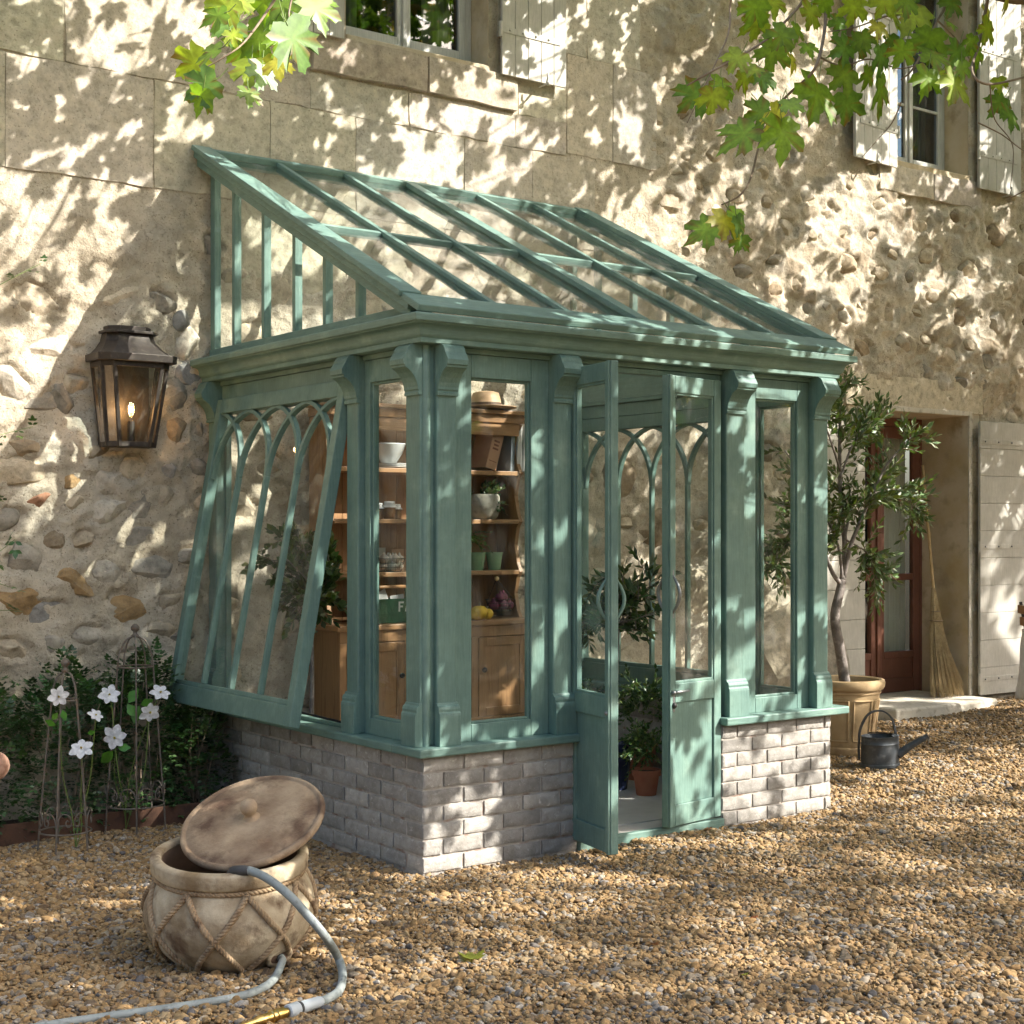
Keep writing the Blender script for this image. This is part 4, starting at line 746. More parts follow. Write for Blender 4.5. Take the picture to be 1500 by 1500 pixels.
# ================================================================== WALL LANTERN
def lantern():
    t = thing('wall_lantern', (-.52, 0, 2.06), 'dark bronze wall lantern with a lit bulb on the stone wall', 'lantern')
    X0 = -.52; yb = -.055
    def ring(z, wx, d): return [(X0-wx, yb, z), (X0-wx, yb-d+.055, z), (X0-wx+.055, yb-d, z), (X0+wx-.055, yb-d, z), (X0+wx, yb-d+.055, z), (X0+wx, yb, z)]
    def loft(rs, caps=True):
        mb = MB(); n = 6; V = [p for r in rs for p in r]; F = [(k*n+j, k*n+(j+1) % n, (k+1)*n+(j+1) % n, (k+1)*n+j) for k in range(len(rs)-1) for j in range(n)]
        if caps: F += [tuple(range(n))[::-1], tuple((len(rs)-1)*n+j for j in range(n))]
        return mb.add(V, F)
    zb, ze = 2.055, 2.555
    B = ring(zb, .145, .15); T_ = ring(ze, .205, .215)
    MB().box((X0-.155, -.055, 2.07), (X0+.155, -.02, 2.56)).build('backplate', 'lamp_iron', t, .004)
    mb = MB()
    for k in (1, 2, 3, 4): mb.beam(B[k], T_[k], .022, .022, up=(0, 1, 0))
    for k in (0, 5): mb.beam(B[k], T_[k], .02, .02, up=(0, 1, 0))
    for R_ in (B, T_):
        for k in range(5): mb.beam(np.array(R_[k])+[0, 0, .016 if R_ is B else -.014], np.array(R_[k+1])+[0, 0, .016 if R_ is B else -.014], .02, .032)
    mb.build('cage', 'lamp_iron', t, .003)
    loft([ring(zb, .14, .145), ring(zb+.012, .14, .145)]).build('floor', 'lamp_iron', t)
    r = loft([ring(ze, .245, .262), ring(ze+.045, .248, .265)]).build('roof', 'lamp_iron', t, .004)
    loft([ring(ze+.0455, .222, .238), ring(ze+.055, .215, .23), ring(ze+.085, .185, .195), ring(ze+.13, .155, .155), ring(ze+.175, .145, .14)]).build('roof_bell', 'lamp_iron', r, auto=24)
    loft([ring(ze+.1755, .165, .165), ring(ze+.192, .165, .165)]).build('roof_collar', 'lamp_iron', r, .003)
    loft([ring(ze+.1925, .135, .13), ring(ze+.222, .135, .13)]).build('roof_cap', 'lamp_iron', r, .003)
    for k in range(5):
        a, b, c, d = [np.array(q) for q in (B[k], B[k+1], T_[k+1], T_[k])]; up = (d-a)*.02; n_ = norm(np.cross(b-a, d-a))*.002
        mb = MB(); V = [a+up, b+up, c-up, d-up]; mb.add([q-n_ for q in V]+[q+n_ for q in V], [(3, 2, 1, 0), (4, 5, 6, 7), (0, 1, 5, 4), (1, 2, 6, 5), (2, 3, 7, 6), (3, 0, 4, 7)]); mb.build('pane', 'clear_glass', t)
    c = (X0+.0, yb-.10, zb)
    MB().lathe([(0, .012), (.016, .012), (.016, .03), (.022, .035), (.022, .15), (.019, .155), (0, .155)], c, 16).build('socket', 'lamp_iron', t, auto=40)
    b = MB().lathe([(.013, .150), (.016, .17), (.028, .195), (.036, .222), (.037, .24), (.031, .262), (.018, .276), (0, .28)], c, 20).build('bulb', 'clear_glass', t, smooth=True)
    q = np.array(c); MB().tube([q+[-.014, 0, .215], q+[-.008, .004, .232], q+[0, -.003, .226], q+[.008, .004, .232], q+[.014, 0, .215]], .0028, 6).build('filament', 'filament', b, smooth=True)
    pl0 = bpy.data.lights.new('bulb_light', 'POINT'); pl0.energy = 2.2; pl0.color = (1, .55, .22); pl0.shadow_soft_size = .02; po = bpy.data.objects.new('bulb_light', pl0); COL.objects.link(po); po.parent = b; po.location = q+[0, 0, .228]-ORG[b.name]
    MB().sphere(q+[0, 0, .226], .016, 10, 8).build('glow', 'filament', b, smooth=True)
lantern()
bpy.data.objects['wall_lantern'].scale = (.94, .94, .94); bpy.data.objects['wall_lantern'].location.z += .015

# ================================================================== CLAY JAR, LID, HOSE
JC = np.array([*atz(338, 1398)[:2], 0.0]); JC[2] = -.015
JZ = .85
JP = [(.0, .0), (.15, .0), (.185, .01), (.235, .05), (.285, .12), (.312, .19), (.318, .25), (.305, .32), (.283, .375), (.268, .405), (.264, .418), (.275, .430), (.290, .445), (.294, .470), (.286, .487), (.262, .490)]
TILT = Matrix.Rotation(math.radians(5), 4, 'X') @ Matrix.Rotation(math.radians(-3), 4, 'Y')
def jar_r(z): return float(np.interp(z, [q[1] for q in JP[1:12]], [q[0] for q in JP[1:12]]))
JP = [(r, z*JZ) for r, z in JP]
jar = thing('clay_jar', tuple(JC), 'weathered round clay jar with rope lattice relief on the gravel', 'jar')
sp_ = [(r, z) for r, z in JP]; prof = spline(np.array([(r, z) for r, z in JP[1:-4]]), 40).tolist()
MB().lathe([(0, 0)]+[tuple(q) for q in prof], JC, 72, TILT, .004).build('body', 'aged_clay', jar, smooth=True)
MB().lathe([(.262, .346), (.270, .350), (.284, .355), (.290, .362), (.2915, .385), (.293, .406), (.289, .414), (.278, .418), (.262, .418), (.254, .413), (.250, .400)], JC, 72, TILT, .004).build('rim', 'aged_clay', jar, smooth=True)
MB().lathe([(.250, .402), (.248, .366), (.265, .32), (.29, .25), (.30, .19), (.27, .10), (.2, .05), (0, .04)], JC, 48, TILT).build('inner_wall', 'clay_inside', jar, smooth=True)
def jar_pt(phi, z, off=.004): r = jar_r(z)+off; p = TILT @ Vector((r*math.cos(phi), r*math.sin(phi), z)); return np.array([p.x, p.y, p.z])+JC
def rope(pts, r, name='rope', turns=26, parent=None):
    pts = np.asarray(pts); n = len(pts); T_ = norm(np.gradient(pts, axis=0)); ctr = JC+np.array([0, 0, .2]); out = norm((pts-ctr)-T_*np.sum((pts-ctr)*T_, 1, keepdims=True)); sd = np.cross(T_, out); mb = MB(); L = np.linalg.norm(np.diff(pts, axis=0), axis=1).sum(); tw = L*turns*2*math.pi
    for k in (0, 1, 2):
        ph = np.linspace(0, tw, n)+k*2.094; mb.tube(pts+r*.55*(np.cos(ph)[:, None]*out+np.sin(ph)[:, None]*sd), r*.62, 6)
    return mb.build(name, 'clay_rope', parent or jar, smooth=True)
NB = 8; phi0 = math.atan2(CY-JC[1], CX-JC[0])+.22
for k in range(NB):
    a = phi0+2*math.pi*k/NB
    for sg in (1, -1): rope([jar_pt(a+sg*t*(2*math.pi/NB), .335-.31*t) for t in np.linspace(0, 1, 70)], .0105, turns=20)
rope([jar_pt(2*math.pi*t, .343, .004) for t in np.linspace(0, 1, 260)], .0105, turns=20)
# drain lip low on the right
hp = jar_pt(phi0+.50, .075, 0); hn = norm(hp-(JC+[0, 0, .16])); s1 = norm(np.cross(hn, [0, 0, 1])); s2 = np.cross(s1, hn)
mb = MB(); mb.tube([hp+.052*math.cos(t)*s1+.034*math.sin(t)*s2+hn*.004 for t in np.linspace(0, 2*math.pi, 28)], .010, 8, False); mb.build('drain_lip', 'aged_clay', jar, smooth=True)
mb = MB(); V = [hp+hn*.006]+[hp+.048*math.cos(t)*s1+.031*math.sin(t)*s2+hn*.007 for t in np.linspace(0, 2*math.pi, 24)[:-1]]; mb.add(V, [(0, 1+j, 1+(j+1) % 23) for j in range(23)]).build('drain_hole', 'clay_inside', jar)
# lid leaning on the rim
lid_c = atd(371, 1206, (JC-CC)@VF+.03)
lean = Matrix.Rotation(CYAW*-1+math.radians(14), 4, 'Z') @ Matrix.Rotation(math.radians(24), 4, 'X') @ Matrix.Rotation(math.radians(-15), 4, 'Y')
lid = thing('jar_lid', tuple(lid_c), 'round clay lid with knob tilted across the clay jar', 'lid')
MB().lathe([(0, -.03), (.20, -.028), (.235, -.022), (.262, -.014), (.275, -.004), (.279, .006), (.277, .016), (.270, .022), (.262, .022), (.258, .015), (.252, .014), (.246, .019), (.20, .024), (.12, .029), (.05, .030), (0, .030)], lid_c, 72, lean, .002).build('lid_disc', 'clay_lid', lid, smooth=True)
MB().lathe([(.034, .029), (.024, .040), (.022, .050), (.030, .062), (.034, .078), (.030, .094), (.018, .104), (0, .107)], lid_c, 24, lean).build('knob', 'clay_lid', lid, smooth=True)
# hose
hose = thing('garden_hose', (JC[0]+.3, JC[1], 0), 'grey garden hose running out of the clay jar to a brass nozzle', 'hose')
jd = (JC-CC)@VF
def hp_(u, v, dep): return atd(u, v, dep)
def hg(u, v, z=.012): return atz(u, v, z)
pA = spline([hp_(352, 1275, jd-.30), hp_(368, 1276, jd-.31), hp_(392, 1287, jd-.35), hp_(423, 1311, jd-.39), hp_(450, 1340, jd-.40), hp_(475, 1370, jd-.40), hg(495, 1402, .06), hg(502, 1430, .02), hg(496, 1452, .016), hg(478, 1464, .016), hg(468, 1467, .018)], 90)
MB().tube(pA, .0155, 14).build('hose_tube', 'hose_rubber', hose, smooth=True)
q0 = hp_(336, 1279, jd-.27); MB().tube(spline([q0, hp_(343, 1276, jd-.285), hp_(353, 1275, jd-.30), hp_(364, 1275.5, jd-.305)], 14), [.012]*3+[.0185]*9+[.017]*2, 12).build('hose_collar', 'dark_rubber', hose, smooth=True)
pB = spline([hp-hn*.03, hp+hn*.02, hg(412, 1412, .03), hg(403, 1432, .014), hg(385, 1447, .012), hg(350, 1460, .012), hg(300, 1469, .012), hg(240, 1478, .012), hg(180, 1486, .012), hg(90, 1499, .012), hg(0, 1515, .012)], 90)
MB().tube(pB, .0145, 14).build('hose_tube', 'hose_rubber', hose, smooth=True)
MB().tube([pB[4], pB[7]], .0165, 12).build('hose_collar', 'dark_rubber', hose, smooth=True)
c0, c1 = hg(470, 1467, .019), hg(352, 1504, .02); ax = c1-c0
P_ = lambda t: c0+ax*t
MB().tube([P_(-.02), P_(.0), P_(.02), P_(.2), P_(.21), P_(.26)], [.012, .017, .019, .021, .021, .020], 16).build('connector', 'grey_plastic', hose, auto=40)
MB().tube([P_(.262), P_(.285)], .0225, 16).build('rubber_ring', 'dark_rubber', hose, auto=40)
MB().tube([P_(.288), P_(.30), P_(.42), P_(.43)], [.021, .024, .024, .020], 16).build('connector', 'grey_plastic', hose, auto=40)
MB().tube([P_(.432), P_(.47)], .015, 14).build('thread', 'brass', hose, auto=40)
MB().tube([P_(.472), P_(.48), P_(.57), P_(.58), P_(.60), P_(.605), P_(.63), P_(.64), P_(.80), P_(.82), P_(1.1), P_(1.3)], [.019, .0215, .0215, .018, .018, .023, .023, .018, .016, .012, .009, .008], 18).build('nozzle', 'brass', hose, auto=40)

# ================================================================== FLOWER BED, TRELLISES, CLEMATIS
struct(MB().box((-6, -.50, -.05), (-.004, -.04, .03)).build('flower_bed', 'soil'))
tag(MB().box((-6, -.515, -.03), (-.01, -.503, .10)).build('garden_edging', 'rust_steel', None, .002), 'rusty steel edging strip in front of the shaded flower bed', 'edging')
def trellis(base, r0, H, zr, label, rot, rt=.06):
    t = thing('obelisk_trellis', tuple(base), label, 'trellis', 'wire obelisk trellises by the flower bed'); b = np.array(base); topc = b+[0, 0, H]
    zs = H*.86
    for k in range(5):
        a = rot+k*math.pi*.4; u_ = np.array([math.cos(a), math.sin(a), 0])
        pts = [b+u_*r0+[0, 0, -.03], b+u_*(r0*.78+rt*.22)+[0, 0, H*.22], b+u_*(r0*.42+rt*.58)+[0, 0, H*.55], b+u_*rt*1.05+[0, 0, zs], b+u_*rt*.92+[0, 0, zs+H*.06], b+u_*rt*.55+[0, 0, H-.022], topc]
        MB().tube(spline(pts, 36), .0048, 7).build('leg', 'trellis_iron', t, smooth=True)
    for z, rr in ((zr, None), (zs-.02, None)):
        rr = r0+(rt-r0)*min(1, z/zs)*.98; MB().tube([b+[rr*math.cos(q), rr*math.sin(q), z] for q in np.linspace(0, 2*math.pi, 40)], .0045, 7, False).build('ring', 'trellis_iron', t, smooth=True)
    rr = r0+(rt-r0)*(zr/zs)
    SC = np.array([(0, 0), (.03, .45), (.16, .88), (.42, 1.08), (.72, 1.0), (.90, .72), (.84, .46), (.66, .42), (.56, .58), (.64, .74), (.74, .68)])
    for k in range(5):
        for sg in (0, 1):
            L_ = [b+[rr*math.cos(q), rr*math.sin(q), zr+.095*zq] for xq, zq in SC for q in [rot+k*math.pi*.4+(math.pi*.2*xq if sg == 0 else math.pi*.4-math.pi*.2*xq)]]
            MB().tube(spline(L_, 44), .0034, 6).build('scroll', 'trellis_iron', t, smooth=True)
    MB().lathe([(.012, H-.01), (.022, H+.0), (.012, H+.01), (.010, H+.02), (.022, H+.03), (.024, H+.045), (.012, H+.06), (0, H+.065)], b, 12).build('finial', 'trellis_iron', t, smooth=True)
    return t
t1 = np.array([*atz(96, 1246)[:2], 0.0]); t2 = np.array([*atz(198, 1216)[:2], 0.0])
trellis(t1, .135, .90, .10, 'shorter rusty wire obelisk trellis standing in the gravel', .25); trellis(t2, .165, 1.04, .14, 'taller wire obelisk trellis with a domed top near the tilted sash', .6, .09)
def petal_tmpl():
    V = [(0, 0, 0), (.22, .30, .05), (0, .34, -.02), (-.22, .30, .05), (.33, .62, .04), (0, .66, -.03), (-.33, .62, .04), (.18, .88, 0), (-.18, .88, 0), (0, 1.0, -.06)]
    return np.array(V), np.array([(0, 1, 2), (0, 2, 3), (1, 4, 5), (1, 5, 2), (2, 5, 6), (2, 6, 3), (4, 7, 5), (5, 7, 9), (5, 9, 8), (5, 8, 6)])
PTV, PTT = petal_tmpl()
def flower(par, c, nrm, r, npet=6):
    nrm = norm(nrm); a = norm(np.cross(nrm, [0, 0, 1])); b = np.cross(nrm, a); ph = random.uniform(0, 1)
    ds = np.array([math.cos(ph+2*math.pi*k/npet)*a+math.sin(ph+2*math.pi*k/npet)*b+nrm*random.uniform(-.05, .22) for k in range(npet)])
    ns = np.array([nrm+.15*rvec(1)[0] for k in range(npet)]); B = leaf_batch(PTV, PTT, np.repeat([c], npet, 0), ds, ns, [r*random.uniform(.9, 1.08) for k in range(npet)], np.tile([(.80, .81, .84)], (npet, 1)))
    f = leaf_object('flower', 'petal_mat', par, B, None); k = 16; q = rvec(k)*.5+nrm
    B = leaf_batch(LAV, LAT, np.repeat([c], k, 0), q, rvec(k), np.full(k, r*.26), vary((.72, .60, .14), k)); leaf_object('stamens', 'petal_mat', f, B, None)
def vine(base, fl, dep, label, lvs):
    t = thing('clematis', tuple(base), label, 'clematis', 'white clematis climbing the trellises'); b = np.array(base, float)
    to = -VF*.8+np.array([0.2, -.1, .25])
    for (u, v, px, nx_, nz_) in fl:
        c = atd(u, v, dep); flower(t, c, to+VR*nx_+np.array([0, 0, nz_])+.35*rvec(1)[0], px/2*1.1*dep/CF)
        m = (b+c)/2+rvec(1)[0]*.05; e = c+VF*.02
        MB().tube(spline([b, b*.6+m*.4+rvec(1)[0]*.02, m, e*.7+m*.3+[0, 0, .02], e], 30), .0026, 6).build('stem', 'green_stem', t, smooth=True)
    for (u, v, px, a) in lvs:
        c = atd(u, v, dep+.02); d = VR*math.cos(a)+np.array([0, 0, math.sin(a)]); B = leaf_batch(OVV*np.array([1.2, 1, 1]), OVT, [c], [d], [-VF+.4*rvec(1)[0]], [px*dep/CF], vary((.07, .20, .02), 1)); leaf_object('leaf', 'shrub_leaf_mat', t, B, None)
d1_ = (t1-CC)@VF-.10; d2_ = (t2-CC)@VF-.12
vine(t1+[.06, .02, .0], [(85, 1020, 30, 0, 0), (140, 1048, 24, .5, .7), (119, 1097, 33, -.1, 0)], d1_, 'clematis with three white flowers on the shorter trellis', [(82, 1062, 18, 2.8), (96, 1055, 16, 1.9), (128, 1075, 12, .3), (76, 1055, 14, .9)])
vine(t2+[-.04, .03, .0], [(160, 1018, 30, .1, -.1), (235, 1015, 29, 0, .2), (219, 1043, 30, .2, -.3), (168, 1080, 34, 0, 0)], d2_, 'clematis with four white flowers on the taller trellis', [(166, 1100, 26, 3.9), (172, 1095, 20, 0), (196, 1060, 28, 1.3), (200, 1050, 24, 2.2), (188, 1030, 26, 1.0), (150, 1118, 22, .8), (206, 1033, 20, .4)])
# shrubs of the bed
def pinnate(pos, d, L, npair, ll, col, up=(0, 0, 1)):
    """positions, directions, normals, sizes of the leaflets of compound leaves"""
    P_ = []; D_ = []; N_ = []; S_ = []; C_ = []
    for p, dd, l_, c in zip(pos, d, L, col):
        dd = norm(dd); sd = norm(np.cross(dd, up)); nn_ = np.cross(sd, dd)
        for k in range(npair):
            t = .25+.75*k/(npair-1+1e-6); q = p+dd*l_*t-np.array([0, 0, .25*l_*t*t])
            for s_ in (1, -1): P_.append(q); D_.append(sd*s_+dd*.55); N_.append(nn_+.25*rng.normal(size=3)); S_.append(ll*(1.05-.35*abs(t-.55))); C_.append(c)
        P_.append(p+dd*l_-np.array([0, 0, .25*l_])); D_.append(dd); N_.append(nn_); S_.append(ll*1.15); C_.append(c)
    return np.array(P_), np.array(D_), np.array(N_), np.array(S_), np.array(C_)
def shrub(base, rx, ry, h, n, label, col=(.042, .09, .028), ll=.030, group='dark shrubs of the flower bed', name='jasmine_shrub', nst=7):
    t = thing(name, tuple(base), label, 'shrub', group); b = np.array(base, float)
    for k in range(nst):
        a = rng.uniform(0, 6.28); e = b+[rx*.7*math.cos(a), ry*.7*math.sin(a), h*rng.uniform(.6, .95)]; MB().tube(spline([b+[.04*math.cos(a), .04*math.sin(a), 0], (b+e)/2+rvec(1)[0]*.06, e], 14), np.linspace(.006, .002, 14), 6).build('stem', 'twig', t, smooth=True)
    q = rvec(n)*rng.uniform(.55, 1, (n, 1))**.5; zz = np.abs(q[:, 2])**.7; p = b+np.stack([q[:, 0]*rx*(1-.25*zz), q[:, 1]*ry, .02+zz*h*(1+.22*fbm(q[:, 0]*3+b[0]*5, q[:, 1]*2, 2, 4))], 1)
    d = norm(p-(b+[0, 0, h*.3]))+.8*rvec(n); P_, D_, N_, S_, C_ = pinnate(p, d, rng.uniform(.06, .11, n), 3, ll, vary(col, n, .5, .2)); P_[:, 1] = np.minimum(P_[:, 1], -.02)
    leaf_object('foliage', 'shrub_leaf_mat', t, leaf_batch(OVV, OVT, P_, D_, N_, S_, C_)); return t
shrub((-1.42, -.27, .02), .36, .24, .76, 560, 'dark leafy shrub at the left edge of the bed')
shrub((-.92, -.28, .02), .38, .24, .80, 620, 'dark leafy shrub behind the shorter trellis')
shrub((-.52, -.25, .02), .32, .22, .84, 600, 'dark leafy shrub behind the taller trellis')
shrub((-.19, -.27, .02), .20, .22, .62, 380, 'dark low shrub beside the brick plinth under the sash')
def sprig(t, pts, n, ll, col=(.05, .11, .025)):
    pts = spline(pts, 20); MB().tube(pts, np.linspace(.0035, .0015, 20), 6).build('stem', 'green_stem', t, smooth=True); ix = np.linspace(4, 19, n).astype(int)
    P_, D_, N_, S_, C_ = pinnate(pts[ix], norm(np.gradient(pts, axis=0)[ix]+.6*rvec(n)), np.full(n, .05), 2, ll, vary(col, n, .4, .2)); leaf_object('leaflets', 'shrub_leaf_mat', t, leaf_batch(OVV, OVT, P_, D_, N_, S_, C_))
rb = np.array([-1.62, -.30, .03]); rose = thing('climbing_rose', tuple(rb), 'climbing rose shoots reaching in at the left edge', 'climber')
MB().tube(spline([rb, rb+[.05, 0, .8], rb+[-.04, .05, 1.6], rb+[.02, .02, 2.4], rb+[-.05, 0, 3.1]], 40), np.linspace(.014, .006, 40), 8).build('cane', 'twig', rose, smooth=True)
for (u0, v0, u1, v1, n, ll) in [(-60, 455, 62, 385, 7, .028), (-60, 660, 48, 625, 7, .032), (-50, 855, 22, 790, 6, .045), (-40, 900, 28, 895, 5, .04), (-40, 730, 6, 735, 3, .04), (-40, 850, 14, 860, 4, .04)]:
    a, b = aty(u0, v0, -.32), aty(u1, v1, -.30); sprig(rose, [rb+[0, 0, max(.3, a[2]-.3)], a, (a+b)/2+[0, 0, .012], b], n, ll)
bc = aty(-9, 1122, -1.0); bt = thing('terracotta_ball_stake', (bc[0], bc[1], 0), 'rough terracotta ball at the left edge by the shrubs', 'garden ornament')
me_ = trimesh('ball', ICV*(.072*(1+.03*fbm(ICV[:, 0]*3, ICV[:, 1]*3+ICV[:, 2], 3, 2)))[:, None], ICT); link('ball', me_, 'terracotta_pale', bt, bc); MB().tube([(bc[0], bc[1], -.05), (bc[0], bc[1], bc[2]-.05)], .006, 8).build('stake', 'trellis_iron', bt)

# ================================================================== OLIVE TREE IN ITS PLANTER, WATERING CAN, BROOM, CHAIR
def gz_(x): return float(ground_z(x))
PC = np.array([4.50, -.97, gz_(4.5)-.01])
pot = thing('terracotta_planter', tuple(PC), 'large ochre terracotta planter holding the olive tree', 'planter')
MB().lathe([(0, 0), (.195, 0), (.20, .012), (.20, .045), (.19, .055), (.195, .07), (.222, .33), (.237, .425), (.245, .43), (.247, .445), (.243, .452), (.262, .458), (.272, .475), (.276, .505), (.270, .522), (.252, .528), (.238, .520), (.234, .48), (.22, .40)], PC, 56).build('pot_body', 'terracotta_ochre', pot, auto=35)
for k in range(8):
    a0 = k*math.pi/4+.1; mb = MB(); r = lambda z: .1945+(z-.07)/.355*.042
    loop = [(a0+.08, .10), (a0+.70, .10), (a0+.70, .385), (a0+.08, .385), (a0+.08, .10)]
    pts = [];
    for (p, q) in zip(loop[:-1], loop[1:]): pts += [(p[0]+(q[0]-p[0])*t, p[1]+(q[1]-p[1])*t) for t in np.linspace(0, 1, 8)[:-1]]
    pts.append(loop[0]); mb.tube([PC+[(r(z)+.002)*math.cos(a), (r(z)+.002)*math.sin(a), z] for a, z in pts], .007, 6, False); mb.build('relief_panel', 'terracotta_ochre', pot, smooth=True)
MB().lathe([(0, .47), (.236, .465)], PC, 32).build('soil', 'soil', pot)
def twiggy(lines, n, tl, ll, col, gravity=.15, lpt=14, spread=1.0, curl=None):
    """short twigs with paired leaves along branch lines; returns leaf batch and twig mesh builder"""
    mb = MB(); P_ = []; D_ = []; N_ = []; S_ = []; C_ = []
    for i in range(n):
        ln, a, b = lines[rng.integers(len(lines))]; k = rng.uniform(a, b)*(len(ln)-1); i0 = min(int(k), len(ln)-2); p = ln[i0]+(ln[i0+1]-ln[i0])*(k-i0); tan = norm(ln[i0+1]-ln[i0])
        d = norm(tan*.7+rvec(1)[0]*spread+np.array([0, 0, .35])); L_ = tl*rng.uniform(.6, 1.25); pts = np.array([p+d*L_*t+np.array([0, 0, -gravity*L_*t*t]) for t in np.linspace(0, 1, 6)]); mb.tube(pts, np.linspace(.0028, .0012, 6), 5)
        for j in range(lpt):
            t = .12+.88*j/lpt; q = p+d*L_*t+np.array([0, 0, -gravity*L_*t*t]); s_ = rvec(1)[0]; s_ = norm(s_-d*(s_@d)); P_.append(q); D_.append(d*.9+s_*.75); N_.append(rvec(1)[0]+np.array([0, 0, .7])); S_.append(ll*rng.uniform(.7, 1.15)); C_.append(col)
        P_.append(pts[-1]); D_.append(d); N_.append(rvec(1)[0]); S_.append(ll); C_.append(col)
    C_ = vary(np.array(col), len(P_), .4, .15); sil = rng.uniform(size=len(P_)) < .16; C_[sil] = vary((.16, .19, .12), sil.sum(), .2, .05); yl = rng.uniform(size=len(P_)) < .12; C_[yl] = vary((.12, .15, .03), yl.sum(), .2, .05)
    return (np.array(P_), np.array(D_), np.array(N_), np.array(S_), C_), mb
ot = thing('olive_tree', (4.49, -.97, PC[2]+.465), 'young olive tree with a crooked trunk in the ochre planter', 'tree')
oz = PC[2]+.46; pl_ = lambda u, v, dy=0: aty(u, v, -.97+dy)
tr = spline([pl_(1238, 1003), pl_(1231, 955), pl_(1223, 905), pl_(1230, 868), pl_(1234, 850)], 24); MB().tube(tr, np.linspace(.040, .030, 24), 12).build('trunk', 'olive_bark', ot, smooth=True)
BRN_ = []
for pts, r0, r1 in [([(1234, 852), (1238, 800), (1232, 740), (1230, 660), (1232, 590), (1240, 556)], .024, .006), ([(1232, 856), (1219, 838), (1206, 800), (1195, 740), (1170, 690), (1150, 660)], .018, .005), ([(1236, 846), (1246, 800), (1262, 760), (1280, 720), (1300, 680), (1335, 640)], .019, .005),
                    ([(1234, 850), (1228, 800), (1210, 760), (1180, 745), (1140, 740)], .012, .004), ([(1238, 790), (1256, 800), (1270, 810), (1278, 830), (1285, 850)], .008, .003), ([(1236, 800), (1250, 740), (1290, 720), (1320, 730), (1340, 745)], .011, .004), ([(1231, 700), (1250, 650), (1275, 625), (1290, 620)], .009, .003), ([(1231, 690), (1215, 640), (1200, 600), (1195, 580)], .009, .003), ([(1200, 760), (1175, 770), (1150, 800), (1128, 830)], .008, .003)]:
    dy = np.linspace(0, random.uniform(-.30, .30), len(pts)); ln = spline([pl_(u, v, q) for (u, v), q in zip(pts, dy)], 26); MB().tube(ln, np.linspace(r0, r1, 26), 9).build('branch', 'olive_bark', ot, smooth=True); BRN_.append((ln, .28, 1.0))
LB, mbt = twiggy(BRN_, 380, .22, .068, (.10, .15, .055), .1, 13); mbt.build('twigs', 'twig', ot, smooth=True)['kind'] = 'stuff'
leaf_object('foliage', 'olive_leaf_mat', ot, leaf_batch(LAV, LAT, *LB))
# watering can
wc = np.array([*atz(1289, 1122, gz_(4.15))[:2], gz_(4.15)-.004]); can = thing('watering_can', tuple(wc), 'dark zinc watering can with hoop handle on the gravel', 'watering can')
MB().lathe([(0, 0), (.122, 0), (.128, .004), (.128, .018), (.122, .022), (.120, .125), (.123, .130), (.120, .136), (.118, .165), (.122, .170), (.117, .172), (.112, .165), (.112, .05)], wc, 36, Matrix.Diagonal((1.18, .92, 1.22, 1))@Matrix.Rotation(0, 4, 'Z')).build('body', 'zinc_dark', can, auto=40)
wr = VR; wf = VF
mb = MB(); V = []; R_ = .121
for k in range(13):
    a = -math.pi/2+math.pi*k/12; x_, y_ = R_*1.18*math.cos(a), R_*.92*math.sin(a)
    V.append(wc+np.array([1.0, 0, 0])*x_+np.array([0, 1.0, 0])*y_+EZ*.211); V.append(wc+np.array([1.0, 0, 0])*(x_*.62)+np.array([0, 1.0, 0])*(y_*.85)+EZ*.222)
mb.add(V, [(2*k, 2*k+2, 2*k+3, 2*k+1) for k in range(12)]); mb.build('hood', 'zinc_dark', can)
hpts = spline([wc-wr*.142+EZ*.05, wc-wr*.142+EZ*.16, wc-wr*.13+EZ*.26, wc-wr*.075+EZ*.355, wc+wr*.01+EZ*.375, wc+wr*.075+EZ*.33, wc+wr*.10+EZ*.25, wc+wr*.108+EZ*.20], 40)
mb = MB(); 
for k in range(39): mb.beam(hpts[k], hpts[k+1]+norm(hpts[k+1]-hpts[k])*.002, .034, .010, up=np.cross(norm(hpts[k+1]-hpts[k]), wf))
mb.build('handle', 'zinc_dark', can)
spt = np.array([1.0, -.25, 0]); spt = norm(VR*.9+VF*-.1)
MB().tube(spline([wc+spt*.115+EZ*.075, wc+spt*.19+EZ*.135, wc+spt*.29+EZ*.195, wc+spt*.315+EZ*.212], 16), np.concatenate([np.linspace(.030, .019, 12), [.019, .020, .023, .023]]), 12).build('spout', 'zinc_dark', can, smooth=True)
# broom
b0 = np.array([6.93, .06, .165]); b1 = np.array([7.08, .40, 2.22]); bdir = norm(b1-b0); broom = thing('broom', tuple(b0), 'straw besom broom with bamboo handle leaning in the doorway', 'broom')
MB().tube([b0+bdir*t for t in np.linspace(.75, 2.05, 20)], [.0125+(.003 if k % 5 == 0 else 0) for k in range(20)], 10).build('handle', 'bamboo', broom, smooth=True)
mb = MB()
for k in range(420):
    a = rng.uniform(0, 6.28); r = math.sqrt(rng.uniform()); side = np.array([math.cos(a)*r, math.sin(a)*r, 0]); top = b0+bdir*rng.uniform(.78, .95)+side*.02; L_ = rng.uniform(-.05, .12)
    mid = b0+bdir*(.48)+side*np.array([.095, .06, 0]); end = np.array([b0[0], b0[1]-.05, 0])+side*np.array([.21, .10, 0])+EZ*(.17+max(0, L_)); mb.tube(spline([top, mid, end], 6), np.linspace(.0035, .0016, 6), 4, False)
mb.build('bristles', 'straw', broom)['kind'] = 'stuff'
